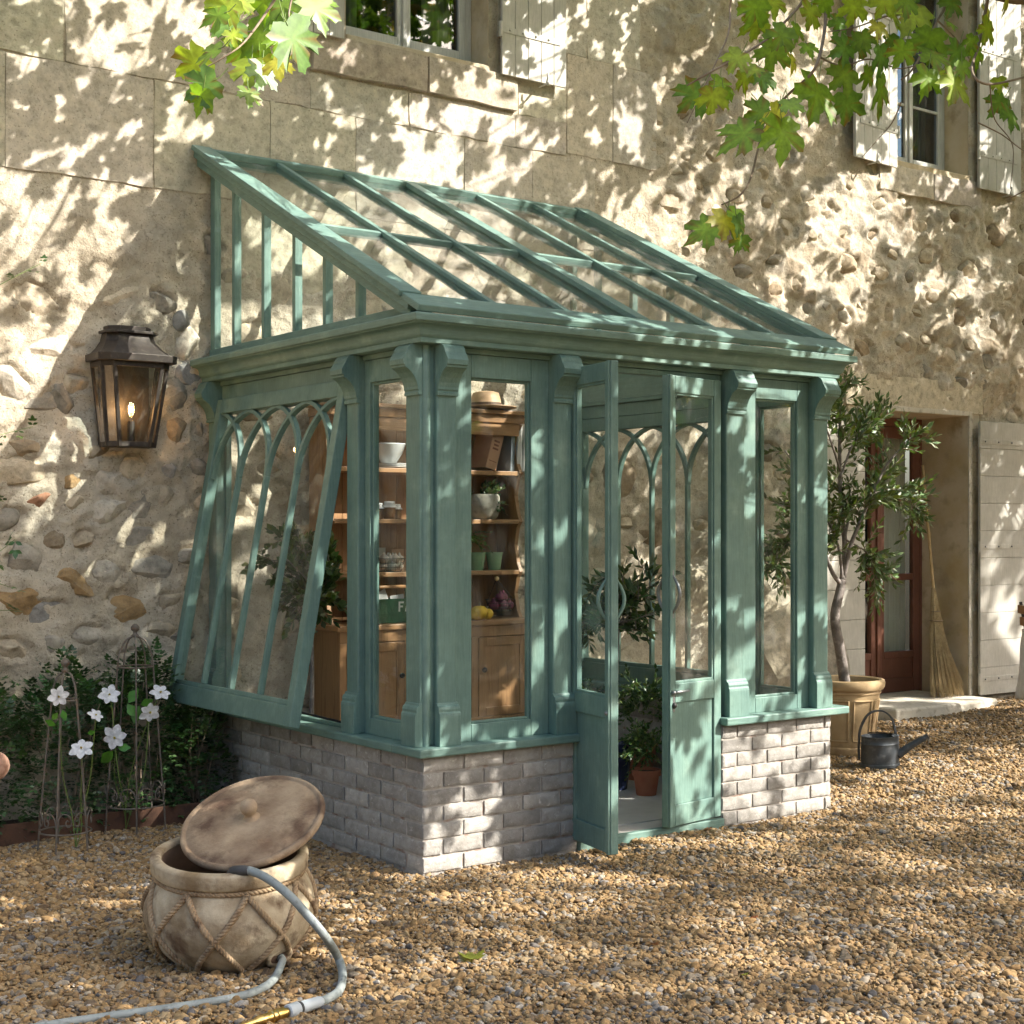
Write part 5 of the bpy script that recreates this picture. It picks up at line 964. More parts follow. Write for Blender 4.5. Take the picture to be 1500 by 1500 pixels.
for s_ in (.66, .74, .84): q = b0+bdir*s_; MB().tube([q+np.array([math.cos(a)*(.062-.04*(s_-.66)/.18), math.sin(a)*(.05-.03*(s_-.66)/.18), 0]) for a in np.linspace(0, 6.28, 18)], .004, 6, False).build('binding', 'twig', broom, smooth=True)
# chair at the right edge with a cloth over it
cz = np.array([6.75, -1.07, gz_(6.7)]); ch = thing('folding_chair', tuple(cz), 'folding chair with a white cloth at the right edge', 'chair')
cr, cf_ = VR, VF
def cp(a, f, z): return cz+cr*a+cf_*f+EZ*z
for f in (.0, .40):
    for k in (0, 1):
        mb = MB(); mb.beam(cp(.02 if k else .46, f, 0), cp(.46 if k else .02, f, .48 if not k else .50), .02, .03, up=(0, 0, 1)); mb.build('leg', 'black_iron', ch, .003)
    mb = MB(); mb.beam(cp(.02, f, .48), cp(-.06, f, .92), .02, .03, up=cf_); mb.build('back_post', 'black_iron', ch, .003)
for k in range(3): mb = MB(); mb.beam(cp(-.035-.018*k, -.02, .66+.10*k), cp(-.035-.018*k, .42, .66+.10*k), .018, .07); mb.build('back_slat', 'wood_x', ch, .004)
for k in range(5): mb = MB(); mb.beam(cp(.06+.09*k, -.02, .50), cp(.06+.09*k, .42, .50), .07, .016); mb.build('seat_slat', 'wood_x', ch, .004)
cl = thing('cloth', tuple(cp(-.05, .1, .5)), 'white cloth hanging off the folding chair at the right edge', 'cloth'); mb = MB(); V = []; n, m = 14, 18
for i in range(m):
    for j in range(n): t = i/(m-1); V.append(cp(-.085-.05*t+.014*math.sin(j*1.7+i*.2)*(.3+t), -.03+.30*j/(n-1)+.02*math.sin(i*.5), .70-.56*t))
mb.add(V, [(i*n+j, i*n+j+1, (i+1)*n+j+1, (i+1)*n+j) for i in range(m-1) for j in range(n-1)]); o_ = mb.build('drape', 'white_cloth', cl, smooth=True); o_.modifiers.new('solid', 'SOLIDIFY').thickness = .004

# ================================================================== INSIDE: DRESSER AND WHAT STANDS ON IT
BEFORE = {o.name for o in COL.objects}
DX0, DX1, DYB, DYF, DYU = .66, 2.10, -.055, -.43, -.32
dr = thing('dresser', ((DX0+DX1)/2, -.24, .045), 'oak dresser with open shelves inside the conservatory', 'dresser')
mb = MB(); mb.box((DX0, DYF+.02, .26), (DX0+.03, DYB, .88)); mb.box((DX1-.03, DYF+.02, .26), (DX1, DYB, .88)); mb.box((DX0+.03, DYB-.015, .26), (DX1-.03, DYB, .88)); mb.box((DX0+.03, DYF+.02, .26), (DX1-.03, DYB-.015, .285)); mb.build('carcass', 'wood_z', dr, .003)
MB().box((DX0-.025, DYF-.02, .88), (DX1+.025, DYB, .915)).build('counter', 'wood_x', dr, .006)
mb = MB(); mb.box((DX0, DYF, .81), (DX1, DYF+.02, .879)); mb.box((DX0, DYF, .235), (DX1, DYF+.02, .30))
for x in (DX0, 1.115, 1.615, DX1-.05): mb.box((x, DYF+.001, .30), (x+.05, DYF+.02, .81))
mb.build('face_frame', 'wood_z', dr, .003)
for x in (DX0, DX1-.06):
    for y in (DYF+.001, DYB-.06): MB().box((x+.001, y, -.072), (x+.059, y+.059, .2345)).build('foot', 'wood_z', dr, .004)
def cab_door(a, b, knob):
    mb = MB(); y = DYF-.004; s = .055; z0, z1 = .305, .805
    mb.box((a, y, z0), (a+s, y+.018, z1)); mb.box((b-s, y, z0), (b, y+.018, z1)); mb.box((a+s, y, z0), (b-s, y+.018, z0+s)); mb.box((a+s, y, z1-s), (b-s, y+.018, z1)); d = mb.build('cabinet_door', 'wood_z', dr, .003)
    MB().box((a+s-.002, y+.008, z0+s-.002), (b-s+.002, y+.016, z1-s+.002)).build('panel', 'wood_z', d)
    MB().sphere((knob, y-.018, .60), .017, 12, 8).build('knob', 'black_iron', d, smooth=True); hx = a+.004 if knob > (a+b)/2 else b-.004
    for zz in (.36, .68): MB().tube([(hx, y-.004, zz), (hx, y-.004, zz+.07)], .006, 8).build('hinge', 'black_iron', d)
cab_door(.714, 1.111, 1.085); cab_door(1.668, 2.046, 1.70)
for k in range(3):
    z = .305+k*.168; d = MB().box((1.169, DYF-.003, z), (1.611, DYF+.015, z+.16)).build('drawer', 'wood_x', dr, .004); MB().sphere((1.39, DYF-.018, z+.08), .015, 12, 8).build('knob', 'black_iron', d, smooth=True)
SHZ = [1.225, 1.555, 1.870]
sc_ = [(DYU, .9155)]
for k, z in enumerate([.9155]+SHZ):
    zt = ([.9155]+SHZ+[2.19])[k+1]; sc_ += [(DYU+.03, z+.05), (DYU+.055, (z+zt)/2), (DYU+.03, zt-.05), (DYU, zt-.012)]
for x in (DX0, DX1-.028): MB().prism(sc_+[(DYB, 2.178), (DYB, .9155)], (x, 0, 0), (0, 1, 0), (0, 0, 1), (.028, 0, 0)).build('upright', 'wood_z', dr, .002)
for z in SHZ: MB().box((DX0+.0285, DYU+.004, z-.028), (DX1-.0285, DYB-.013, z)).build('shelf', 'wood_x', dr, .003)
for k in range(7): a = DX0+.0285+k*(DX1-DX0-.057)/7; MB().box((a+.001, DYB-.012, .916), (a+(DX1-DX0-.057)/7-.001, DYB-.001, 2.178)).build('back_board', 'wood_z', dr, .002)
mb = MB(); mb.box((DX0-.01, DYU-.01, 2.18), (DX1+.01, DYB, 2.235)); mb.box((DX0-.03, DYU-.035, 2.2355), (DX1+.03, DYB, 2.262)); mb.build('cornice', 'wood_x', dr, .006)
mb = MB(); mb.box((DX0+.029, DYU+.002, 2.10), (DX1-.029, DYU+.02, 2.1795)); mb.build('top_rail', 'wood_x', dr, .003)
sx = lambda u, v, y=-.22: float(aty(u, v, y)[0])
def book(x, th, h, d, col, lean, label, title=False):
    t = thing('book', (x, -.16, 1.871), label, 'book'); c, s = math.cos(lean), math.sin(lean); ex = np.array([c, 0, -s]); ez = np.array([s, 0, c]); o = np.array([x, -.29, 1.8715+(th*s if lean > 0 else 0)])
    mb = MB(); mb.obox(o, ex*.003, np.array([0, d, 0]), ez*h); mb.obox(o+ex*(th-.003), ex*.003, np.array([0, d, 0]), ez*h); mb.obox(o+ex*.003, ex*(th-.006), np.array([0, .003, 0]), ez*h); mb.build('cover', 'tinted', t, .001, color=col)
    MB().obox(o+ex*.0032+np.array([0, .0035, .0])+ez*.004, ex*(th-.0064), np.array([0, d-.008, 0]), ez*(h-.008)).build('pages', 'tinted', t, color=(.62, .58, .48))
    if title:
        for zz, hh, m_ in ((.05, .004, .012), (.235, .004, .012), (.13, .012, .02), (.155, .012, .024), (.18, .012, .02)): MB().obox(o+ex*m_+np.array([0, -.0012, 0])+ez*zz, ex*(th-2*m_), np.array([0, .001, 0]), ez*hh).build('lettering', 'tinted', t, color=(.16, .06, .03))
bx = sx(716, 680)-.075
book(bx, .085, .285, .20, (.42, .24, .14), .28, 'tan book leaning on the top shelf of the dresser', True); book(sx(741, 680)-.015, .03, .30, .2, (.17, .20, .22), .05, 'slate grey book beside the leaning tan book')
book(sx(750, 680)-.012, .036, .31, .2, (.55, .54, .50), .04, 'thicker white book near the dresser upright'); book(sx(760, 680)-.012, .026, .315, .2, (.60, .60, .57), .03, 'thin white book next to the dresser upright')
def pot_plant(name, c, prof, mat, label, cat, color=None, soilz=None):
    t = thing(name, tuple(c), label, cat); MB().lathe(prof, c, 32).build('pot_body', mat, t, auto=40, color=color)
    if soilz: MB().lathe([(0, soilz[1]), (soilz[0], soilz[1]-.002)], c, 24).build('soil', 'soil', t)
    return t
def bushy(t, c, r, n, tl, ll, col, tmpl=(OVV, OVT), mat='shrub_leaf_mat', lpt=9):
    lines = [(spline([c, c+rvec(1)[0]*r*.4+[0, 0, r*.3], c+rvec(1)[0]*r+[0, 0, r*.35]], 8), .2, 1) for k in range(10)]
    LB, mbt = twiggy(lines, n, tl, ll, col, .3, lpt); mbt.build('stems', 'green_stem', t)['kind'] = 'stuff'; leaf_object('foliage', mat, t, leaf_batch(tmpl[0], tmpl[1], *LB))
c = np.array([sx(713, 755), -.19, 1.5553]); t = pot_plant('stone_pot', c, [(0, 0), (.07, 0), (.09, .02), (.105, .09), (.102, .15), (.092, .165), (.084, .163), (.08, .12)], 'rough_tinted', 'grey stone pot with ivy on the dresser shelf', 'pot', (.40, .38, .31), (.085, .15)); bushy(t, c+[0, 0, .14], .10, 30, .10, .035, (.05, .11, .025))
for u, lab in ((724, 'green metal pot nearest the dresser upright'), (699, 'green metal pot half hidden by the window frame')):
    c = np.array([sx(u, 825), -.22, 1.2253]); pot_plant('green_pot', c, [(0, 0), (.040, 0), (.055, .108), (.059, .108), (.059, .116), (.053, .116), (.051, .1), (.04, .02)], 'glazed', lab, 'pot', (.22, .36, .20))
c = np.array([sx(694, 780), -.20, 1.2253]); t = pot_plant('clay_pot', c+[-.10, .02, 0], [(0, 0), (.045, 0), (.06, .09), (.066, .09), (.066, .115), (.058, .115), (.05, .05)], 'terracotta_red', 'small clay pot with trailing plant beside the green pots', 'pot', None, (.057, .1)); bushy(t, c+[-.06, -.02, .20], .09, 22, .10, .022, (.06, .13, .03))
# left half of the dresser
c = np.array([sx(572, 672), -.20, 1.8703]); t = thing('plate_stack', tuple(c), 'stack of white plates under the glass bowl', 'plates')
for k in range(3): MB().lathe([(0, .003+k*.010), (.08, .002+k*.010), (.115, .008+k*.010), (.117, .011+k*.010), (.08, .006+k*.010), (0, .007+k*.010)], c, 32).build('plate', 'glazed', t, color=(.62, .62, .60), smooth=True)
tag(MB().lathe([(0, 0), (.05, .0), (.055, .012), (.085, .06), (.105, .115), (.108, .122), (.101, .116), (.08, .06), (.05, .018), (0, .012)], c+[0, 0, .0335], 32).build('glass_bowl', 'glazed', None, smooth=True, color=(.55, .57, .56)), 'pale glass bowl standing on the plate stack', 'bowl')
for k, (u, s) in enumerate(((572, 1.0), (584, .85), (560, .9))):
    c = np.array([sx(u, 760), -.21+.02*k, 1.5553]); t = thing('jam_jar', tuple(c), ['jam jar with cloth lid in the middle of the trio', 'smaller jam jar right of the trio on the shelf', 'jam jar with cloth lid left in the trio'][k], 'jar', 'cloth covered jam jars')
    MB().lathe([(0, 0), (.035*s, 0), (.038*s, .01), (.038*s, .075*s), (.03*s, .09*s), (0, .09*s)], c, 18).build('glass', 'glazed', t, smooth=True, color=(.30, .16, .07)); MB().lathe([(0, .112*s), (.033*s, .110*s), (.036*s, .096*s), (.034*s, .088*s), (.052*s, .072*s)], c, 18, None, .05).build('cloth_lid', 'white_cloth', t, smooth=True)
def wire_basket(c, rx, ry, h, label, fill, cols, n, rr, name='wire_basket'):
    t = thing(name, tuple(c), label, 'basket'); c = np.array(c, float)
    for k in range(4): z = h*k/3; s = .75+.25*k/3; MB().tube([c+[rx*s*math.cos(a), ry*s*math.sin(a), z+.003] for a in np.linspace(0, 6.284, 28)], .0018, 5, False).build('hoop', 'black_iron', t)
    for k in range(16): a = k*math.pi/8; MB().tube([c+[rx*.75*math.cos(a), ry*.75*math.sin(a), .003], c+[rx*math.cos(a), ry*math.sin(a), h+.003]], .0014, 5, False).build('wire', 'black_iron', t)
    for k in range(n):
        a = k*2.4; r = math.sqrt((k % 7+.3)/8)*.75; q = c+[rx*r*math.cos(a), ry*r*math.sin(a), rr+.006+(k//7)*rr*1.5]; col = random.choice(cols)
        o = thing(fill, tuple(q), {'garlic_bulb': 'white garlic bulb in the wire basket on the left shelf', 'onion': 'purple onion in the hanging wire basket'}[fill], fill.split('_')[0], fill.replace('_', ' ')+'s in the basket')
        MB().lathe([(0, -rr*.8), (rr*.6, -rr*.75), (rr, -.1*rr), (rr*.85, .45*rr), (rr*.3, .85*rr), (rr*.12, 1.3*rr), (0, 1.35*rr)], q, 12, None, .03).build('bulb', 'tinted', o, smooth=True, color=col)
    return t
wire_basket((sx(572, 825), -.21, 1.2253), .10, .085, .08, 'wire basket of garlic on the left dresser shelf', 'garlic_bulb', [(.56, .52, .44), (.50, .44, .36)], 14, .030)
for k, (u, v) in enumerate(((558, 800), (585, 795))):
    q = aty(u, v, -.12); tag(MB().obox((q[0]-.045, -.105, 1.2254), (.09, 0, .0), (0, .003, 0), (0.01, .02, .15-.01*k)).build('card', 'tinted', None, color=((.60, .55, .44), (.55, .33, .18))[k]), ('cream card standing behind the garlic basket', 'orange card standing behind the garlic basket')[k], 'card')
hb = np.array([sx(735, 890, -.25), -.235, .955]); hbt = wire_basket(hb, .105, .08, .075, 'wire basket of purple onions hanging in the dresser', 'onion', [(.22, .045, .09), (.26, .07, .11)], 9, .034)
pg = np.array([sx(726, 848, -.30), -.31, 1.172]); MB().lathe([(0, -.012), (.012, -.012), (.016, 0), (.012, .012), (0, .012)], pg, 12, Matrix.Rotation(math.pi/2, 4, 'X')).build('peg', 'bamboo', dr, smooth=True)
for s in (-1, 1): MB().tube([pg, hb+[s*.10, 0, .078]], .0018, 5, False).build('hanger', 'black_iron', hbt)
for k, (u, v, r) in enumerate(((702, 895, .058), (713, 901, .045), (697, 906, .04))):
    q = aty(u, v, -.40); q[2] = .915+r*.82; g = thing('gourd', tuple(q), ('largest yellow gourd on the dresser counter', 'yellow gourd right of the largest gourd', 'small yellow gourd partly behind the window frame')[k], 'gourd'); mb = MB(); V = []; n, m = 28, 12
    for i in range(m+1):
        for j in range(n): a = 2*math.pi*j/n; th = math.pi*i/m; rr = r*(1-.09*abs(math.cos(a*4)))*math.sin(th); V.append((q[0]+rr*math.cos(a), q[1]+rr*math.sin(a), q[2]+r*.82*math.cos(th)*(1-.12*math.exp(-th*th*6))))
    mb.add(V, [(i*n+j, (i+1)*n+j, (i+1)*n+(j+1) % n, i*n+(j+1) % n) for i in range(m) for j in range(n)]); mb.build('fruit', 'tinted', g, smooth=True, color=(.72, .44, .02)); MB().tube([q+[0, 0, r*.7], q+[.005, 0, r*1.05]], .007, 6).build('stalk', 'twig', g)
# enamel tray with lettering
q0 = aty(553, 917, -.36); ex0, ex1 = q0[0]-.12, float(aty(606, 917, -.36)[0]); tray = thing('enamel_caddy', ((ex0+ex1)/2, -.3, .916), 'green speckled enamel caddy with white lettering on the counter', 'caddy')
mb = MB(); t_ = .006; y0, y1, z0, z1 = -.375, -.20, .9158, 1.065
mb.box((ex0, y0, z0), (ex1, y0+t_, z1)); mb.box((ex0, y1-t_, z0), (ex1, y1, z1)); mb.box((ex0, y0+t_, z0), (ex0+t_, y1-t_, z1)); mb.box((ex1-t_, y0+t_, z0), (ex1, y1-t_, z1)); mb.box((ex0+t_, y0+t_, z0), (ex1-t_, y1-t_, z0+t_)); mb.build('box', 'rough_tinted', tray, .003, color=(.045, .14, .065))
lx = float(aty(578, 900, -.377)[0])+.03; yl = -.3765; W_ = 'tinted'
for a in ([(0, 0, .011, .062), (.011, .051, .026, .011), (.011, .026, .020, .011)], ):
    mb = MB()
    for px, pz, w2, h2 in a: mb.box((lx+px, yl, .985+pz), (lx+px+w2, yl+.0014, .985+pz+h2))
    mb.build('lettering', W_, tray, color=(.70, .70, .66))
mb = MB(); ax_ = lx+.046
for p, q in (((0, 0), (.020, .062)), ((.040, 0), (.020, .062))): mb.prism([(p[0], p[1]), (p[0]+.010, p[1]), (q[0]+.005, q[1]), (q[0]-.005, q[1])], (ax_, yl, .985), (1, 0, 0), (0, 0, 1), (0, .0014, 0))
mb.box((ax_+.010, yl+.0002, 1.003), (ax_+.040, yl+.0012, 1.011)); mb.build('lettering', W_, tray, color=(.70, .70, .66))
MB().tube([(ex0+.01, -.29, 1.135), (ex1-.01, -.29, 1.135)], .011, 10).build('handle', 'wood_x', tray, smooth=True)
for x in (ex0+.012, ex1-.012): MB().box((x-.008, -.295, 1.06), (x+.008, -.285, 1.145)).build('handle_post', 'rough_tinted', tray, color=(.045, .14, .065))
for k, (u, v, a) in enumerate(((563, 880, .5), (584, 882, .12))):
    q = aty(u, v, -.27); tag(MB().obox(q+[-.05, 0, -.06], (.10*math.cos(a), 0, .10*math.sin(a)), (0, .002, 0), (-.06*math.sin(a), .01, .10*math.cos(a))).build('envelope', 'tinted', None, color=(.66, .66, .62)), ('white envelope tilted in the enamel caddy', 'white envelope lying nearly level in the enamel caddy')[k], 'envelope')
q = aty(580, 886, -.3); br = thing('hand_brush', tuple(q-[0, 0, .05]), 'straw hand brush lying in the enamel caddy', 'brush'); MB().obox(q+[-.07, -.02, 0], (.15, 0, .01), (0, .04, 0), (0, 0, .02)).build('stock', 'wood_x', br, .004); mb = MB()
for k in range(90): x_ = rng.uniform(-.065, .075); y_ = rng.uniform(-.016, .016); mb.tube([q+[x_, y_, 0], q+[x_*1.1, y_*1.5, -.05]], .0016, 4, False)
mb.build('bristles', 'straw', br)['kind'] = 'stuff'
# hat on the dresser, logs below it
hq = np.array([sx(712, 590, -.2), -.2, 2.263]); hat = thing('felt_hat', tuple(hq), 'tan wide brimmed hat lying on top of the dresser', 'hat')
MB().lathe([(0, .125), (.05, .13), (.085, .12), (.098, .08), (.105, .02), (.15, .010), (.205, .022), (.207, .028), (.15, .018), (.112, .026)], hq, 40, None, .02).build('felt', 'tinted', hat, smooth=True, color=(.46, .30, .17)); MB().lathe([(.1065, .022), (.1035, .055)], hq, 40, None, .02).build('band', 'tinted', hat, color=(.10, .06, .035))
for o in COL.objects:                                                             # the dresser stands on tall legs
    if o.name not in BEFORE and o.parent is None and not o.name.startswith(('envelope', 'hand_brush')): o.location.z += .118; ORG[o.name] = ORG[o.name]+np.array([0, 0, .118])
for k in range(13):
    r = random.uniform(.022, .038); x_ = 1.16+.075*(k % 7)+.03*(k//7); zb = .046+r+.07*(k//7); lg = thing('log', (x_, -.25, zb), 'split firewood log stacked under the dresser', 'log', 'firewood under the dresser'); MB().tube([(x_, -.44+random.uniform(-.03, .03), zb), (x_+random.uniform(-.01, .01), -.08, zb)], r, 9).build('bark', 'bark', lg); MB().tube([(x_, -.476, zb), (x_, -.474, zb)], r*.93, 9).build('cut_end', 'bamboo', lg)
# ---- plants inside
def standard(c, potprof, potmat, zt, rad, n, label, plabel, ll, col, tmpl, mat, lean=(0, 0), colr=None):
    c = np.array(c, float); p = pot_plant('plant_pot', c, potprof, potmat, plabel, 'pot', colr, (potprof[-2][0]*.98, potprof[-1][1]+.02)); t = thing('potted_tree', (c[0], c[1], c[2]+potprof[-1][1]), label, 'tree'); top = c+[lean[0], lean[1], zt-rad*.6]
    MB().tube(spline([c+[0, 0, potprof[-1][1]], (c+top)/2+[.01, 0, potprof[-1][1]*.5], top], 16), np.linspace(.016, .010, 16), 8).build('trunk', 'olive_bark', t, smooth=True)
    lines = [(spline([top, top+rvec(1)[0]*rad*.5+[0, 0, rad*.3], top+rvec(1)[0]*rad*1.0+[0, 0, rad*.45]], 8), .15, 1) for k in range(16)]
    for ln, _, _ in lines: MB().tube(ln, np.linspace(.006, .002, 8), 5).build('branch', 'olive_bark', t, smooth=True)
    LB, mbt = twiggy(lines, n, rad*.5, ll, col, .15, 11); mbt.build('twigs', 'twig', t)['kind'] = 'stuff'; leaf_object('foliage', mat, t, leaf_batch(tmpl[0], tmpl[1], *LB))
PP = lambda s: [(0, 0), (.09*s, 0), (.125*s, .20*s), (.135*s, .20*s), (.138*s, .245*s), (.125*s, .245*s), (.11*s, .20*s)]
standard((2.05, -1.27, .046), [(0, 0), (.10, 0), (.135, .25), (.14, .255), (.14, .28), (.13, .28), (.12, .22)], 'glazed', 1.16, .30, 85, 'olive standard tree seen through the open doors', 'dark blue glazed pot on the conservatory floor', .075, (.045, .085, .03), (LAV, LAT), 'olive_leaf_mat', (.06, 0), (.03, .04, .09))
standard((.36, -.62, .046), PP(1.3), 'terracotta_red', 1.36, .28, 120, 'leafy shrub behind the tilted sash', 'terracotta pot on the floor behind the plinth', .06, (.045, .085, .02), (OVV, OVT), 'shrub_leaf_mat')
c = np.array([2.08, -1.56, .046]); t = pot_plant('clay_pot', c, [(0, 0), (.058, 0), (.076, .115), (.084, .115), (.086, .15), (.078, .15), (.068, .11)], 'terracotta_red', 'small terracotta pot on the conservatory floor in the doorway', 'pot', None, (.077, .135)); pt_ = thing('bushy_plant', tuple(c+[0, 0, .135]), 'small leafed bushy plant in the terracotta pot by the door', 'plant'); bushy(pt_, c+[0, 0, .24], .15, 95, .10, .026, (.05, .105, .035), lpt=11)
for k, (x, y, h, lab) in enumerate(((2.42, -1.10, .75, 'dark bushy plant behind the right door leaf'), (2.36, -1.62, .40, 'low green plant against the inner plinth'), (2.45, -.55, .60, 'leafy plant at the back right inside the conservatory'))):
    c = np.array([x, y, .046]); t = pot_plant('plant_pot', c, PP(.9), 'terracotta_red', lab.replace('plant', 'planter pot').replace('bushy ', '').replace('leafy ', ''), 'pot', None, (.11, .2)); g = thing('bushy_plant', (x, y, .25), lab, 'plant'); bushy(g, c+[0, 0, .2+h*.30], h*.30, 75, .14, .034, (.045, .09, .03), lpt=9)

# ================================================================== PLANE TREE (stands to the right of the picture, its boughs reach over the yard)
S_ = -np.array(LD)                                                                     # towards the sun
TB = np.array([15.5, -6.5, 0.0]); tree = thing('plane_tree', tuple(TB), 'plane tree boughs with green and yellowing leaves hanging into view', 'tree')
tk = spline([TB+[0, 0, -.1], TB+[-.1, .05, 1.5], TB+[-.3, .0, 3.2], TB+[-.5, .1, 4.8]], 24); MB().tube(tk, np.linspace(.48, .33, 24), 18).build('trunk', 'bark', tree, smooth=True)
limbs = []
for pts, r0, r1 in [([(15.0, -6.4, 4.7), (12.5, -6.2, 7.0), (9.0, -5.6, 8.4), (6.0, -5.0, 8.2), (3.6, -4.4, 7.6)], .24, .05), ([(15.0, -6.4, 4.7), (12.8, -7.5, 6.4), (9.5, -8.2, 7.3), (6.5, -8.0, 7.2), (3.8, -7.2, 6.6), (2.0, -6.6, 5.9)], .22, .04), ([(15.0, -6.4, 4.7), (13.4, -5.0, 7.4), (10.8, -3.8, 9.2), (8.2, -3.6, 9.6), (6.2, -3.4, 9.2)], .2, .05), ([(15.0, -6.4, 4.7), (13.6, -9.0, 5.8), (11.2, -11, 6.4), (7.5, -11.5, 6.2), (4.6, -10.4, 5.4)], .2, .04), ([(9.0, -5.6, 8.4), (8.2, -6.8, 7.2), (6.6, -7.0, 5.9), (4.9, -6.8, 5.2)], .09, .025), ([(6.5, -8.0, 7.2), (6.2, -9.2, 5.9), (5.4, -9.6, 4.7)], .07, .02), ([(6.0, -5.0, 8.2), (4.6, -5.4, 7.0), (2.6, -5.2, 5.6), (1.4, -4.9, 4.5)], .07, .016), ([(3.8, -7.2, 6.6), (1.4, -6.6, 5.6), (-.6, -5.9, 4.8), (-1.5, -5.5, 4.3)], .05, .012), ([(10.8, -3.8, 9.2), (9.2, -3.2, 8.2), (7.8, -3.0, 7.6)], .07, .02)]:
    ln = spline(pts, 40); ln += .08*np.stack([fbm(np.linspace(0, 6, 40)+k*9+pts[1][0], np.zeros(40), 3, 40+k) for k in range(3)], 1)*np.linspace(0, 1, 40)[:, None]
    MB().tube(ln, np.linspace(r0, r1, 40), 10).build('limb', 'bark', tree, smooth=True); limbs.append(ln)
LP = np.concatenate(limbs)
LIT = ['123432246576547', '465355565445546', '554376666435644', '653677666425655', '542667666422445', '521445545434654', '322653665656522', '322653675756512', '131653656756525', '211543646676425', '000012533575433', '000101563376223', '001211233445444', '001112322333444', '001122334444444']
LIT = np.array([[int(c) for c in r] for r in LIT])/10.0
def first_hit(p):
    """where the light that passes p lands: conservatory front, house wall or ground"""
    d = np.array(LD); n = len(p); best = np.full(n, 1e9)
    t = (0-p[:, 1])/d[1]; best = np.where(t > 0, t, best); tg = (0-p[:, 2])/d[2]; best = np.minimum(best, np.where(tg > 0, tg, 1e9))
    tf = (-DD-p[:, 1])/d[1]; q = p+tf[:, None]*d; okf = (tf > 0) & (q[:, 0] > 0) & (q[:, 0] < WW) & (q[:, 2] < 2.6) & (q[:, 2] > 0); best = np.where(okf, np.minimum(best, tf), best)
    return p+best[:, None]*d
def lit_at(h):
    u, v, dd = proj(h); i = np.clip((v/100).astype(int), 0, 14); j = np.clip((u/100).astype(int), 0, 14); ins = (u > -40) & (u < 1540) & (v > -40) & (v < 1540) & (dd > .5)
    return np.where(ins, LIT[i, j], .35)
# leaf sprays over the yard, unseen, placed where LIT asks for shade
e1 = norm(np.cross(S_, [0, 0, 1])); e2 = np.cross(e1, S_); NCL = 2600
ctr = np.array([2.8, -1.6, 2.0]); A_ = rng.uniform(-7.2, 7.2, NCL*4); B_ = rng.uniform(-5.5, 5.2, NCL*4); H0 = ctr+A_[:, None]*e1+B_[:, None]*e2
hit = first_hit(H0+S_*25); lit = lit_at(hit); need = np.clip(-np.log(np.clip(lit, .10, .95))/2.3, 0, 1); fld = fbm(A_*2.0+3, B_*2.0, 4, 77); rk = np.argsort(np.argsort(fld))/len(fld); okc = rng.uniform(size=len(hit)) < np.where(rk < lit*1.06, .04, .95)
hit = hit[okc]
def out_of_view(p, m=60): u, v, d = proj(p); return (d < .3) | (u < -m) | (u > 1500+m) | (v < -m) | (v > 1500+m)
TS = np.arange(1.7, 13, .3); ov = np.stack([out_of_view(hit+S_*t, 150) for t in TS], 1); tmin = TS[np.argmax(ov, 1)]
tt = tmin+rng.exponential(.9, len(hit)); cen = hit+S_*tt[:, None]
cen = cen[(cen[:, 2] > 2.7) & out_of_view(cen, 150) & ~((cen[:, 0] > -.5) & (cen[:, 0] < 3.4) & (cen[:, 1] > -2.9) & (cen[:, 2] < 4.2))]
nl = rng.integers(3, 7, len(cen)); base = np.repeat(cen, nl, 0); pos = base+rng.normal(size=base.shape)*.15
dirs = rvec(len(pos))*.8+np.array([0, 0, -.55]); nrm_ = rvec(len(pos))*.75+S_*.65+np.array([0, 0, .25])
okp = out_of_view(pos, 130); pos, dirs, nrm_ = pos[okp], dirs[okp], nrm_[okp]; lc = vary((.085, .16, .022), len(pos), .35, .12); yy = rng.uniform(size=len(pos)) < .2; lc[yy] = vary((.26, .22, .03), yy.sum(), .3, .1)
leaf_object('crown', 'plane_leaf_mat', tree, leaf_batch(PLV, PLT, pos, dirs, nrm_, rng.uniform(.10, .19, len(pos)), lc, rng.uniform(.3, 2.0, len(pos))))
mb = MB()
for c_ in cen[::2]:
    k = np.argmin(((LP-c_)**2).sum(1)); v_ = LP[k]-c_; L_ = min(np.linalg.norm(v_), .9); e_ = c_+norm(v_)*L_
    if out_of_view(e_[None], 100)[0]: mb.tube(spline([c_, (c_+e_)/2+rvec(1)[0]*.06, e_], 5), np.linspace(.003, .007, 5), 4, False)
mb.build('twigs', 'twig', tree)['kind'] = 'stuff'
def mass(name, par, c, r, n, sz=(.14, .24)):
    q = rvec(n)*rng.uniform(.35, 1, (n, 1))**.5*np.array(r); k = np.abs(fbm(q[:, 0]*.6+c[0], q[:, 2]*.6+q[:, 1]*.4, 3, 12)) > .12; p = np.array(c)+q[k]; m = len(p); lc = vary((.085, .15, .022), m, .4, .12); yy = rng.uniform(size=m) < .25; lc[yy] = vary((.26, .20, .03), yy.sum(), .3, .1)
    leaf_object(name, 'plane_leaf_mat', par, leaf_batch(PLV, PLT, p, rvec(m)+np.array([0, 0, -.5]), rvec(m)+np.array([0, 0, .6]), rng.uniform(*sz, m), lc, rng.uniform(.3, 2, m)))
mass('crown', tree, (15.2, -8.0, 9.0), (3.6, 3.2, 3.4), 3200)
T2 = np.array([17.5, -25.0, 0.0]); far = thing('plane_tree', tuple(T2), 'broad plane tree reflected in the upper window panes', 'tree')
MB().tube(spline([T2, T2+[-.2, .3, 3], T2+[-.5, .8, 6], T2+[-1.2, 1.8, 9]], 20), np.linspace(.5, .22, 20), 14).build('trunk', 'bark', far, smooth=True)
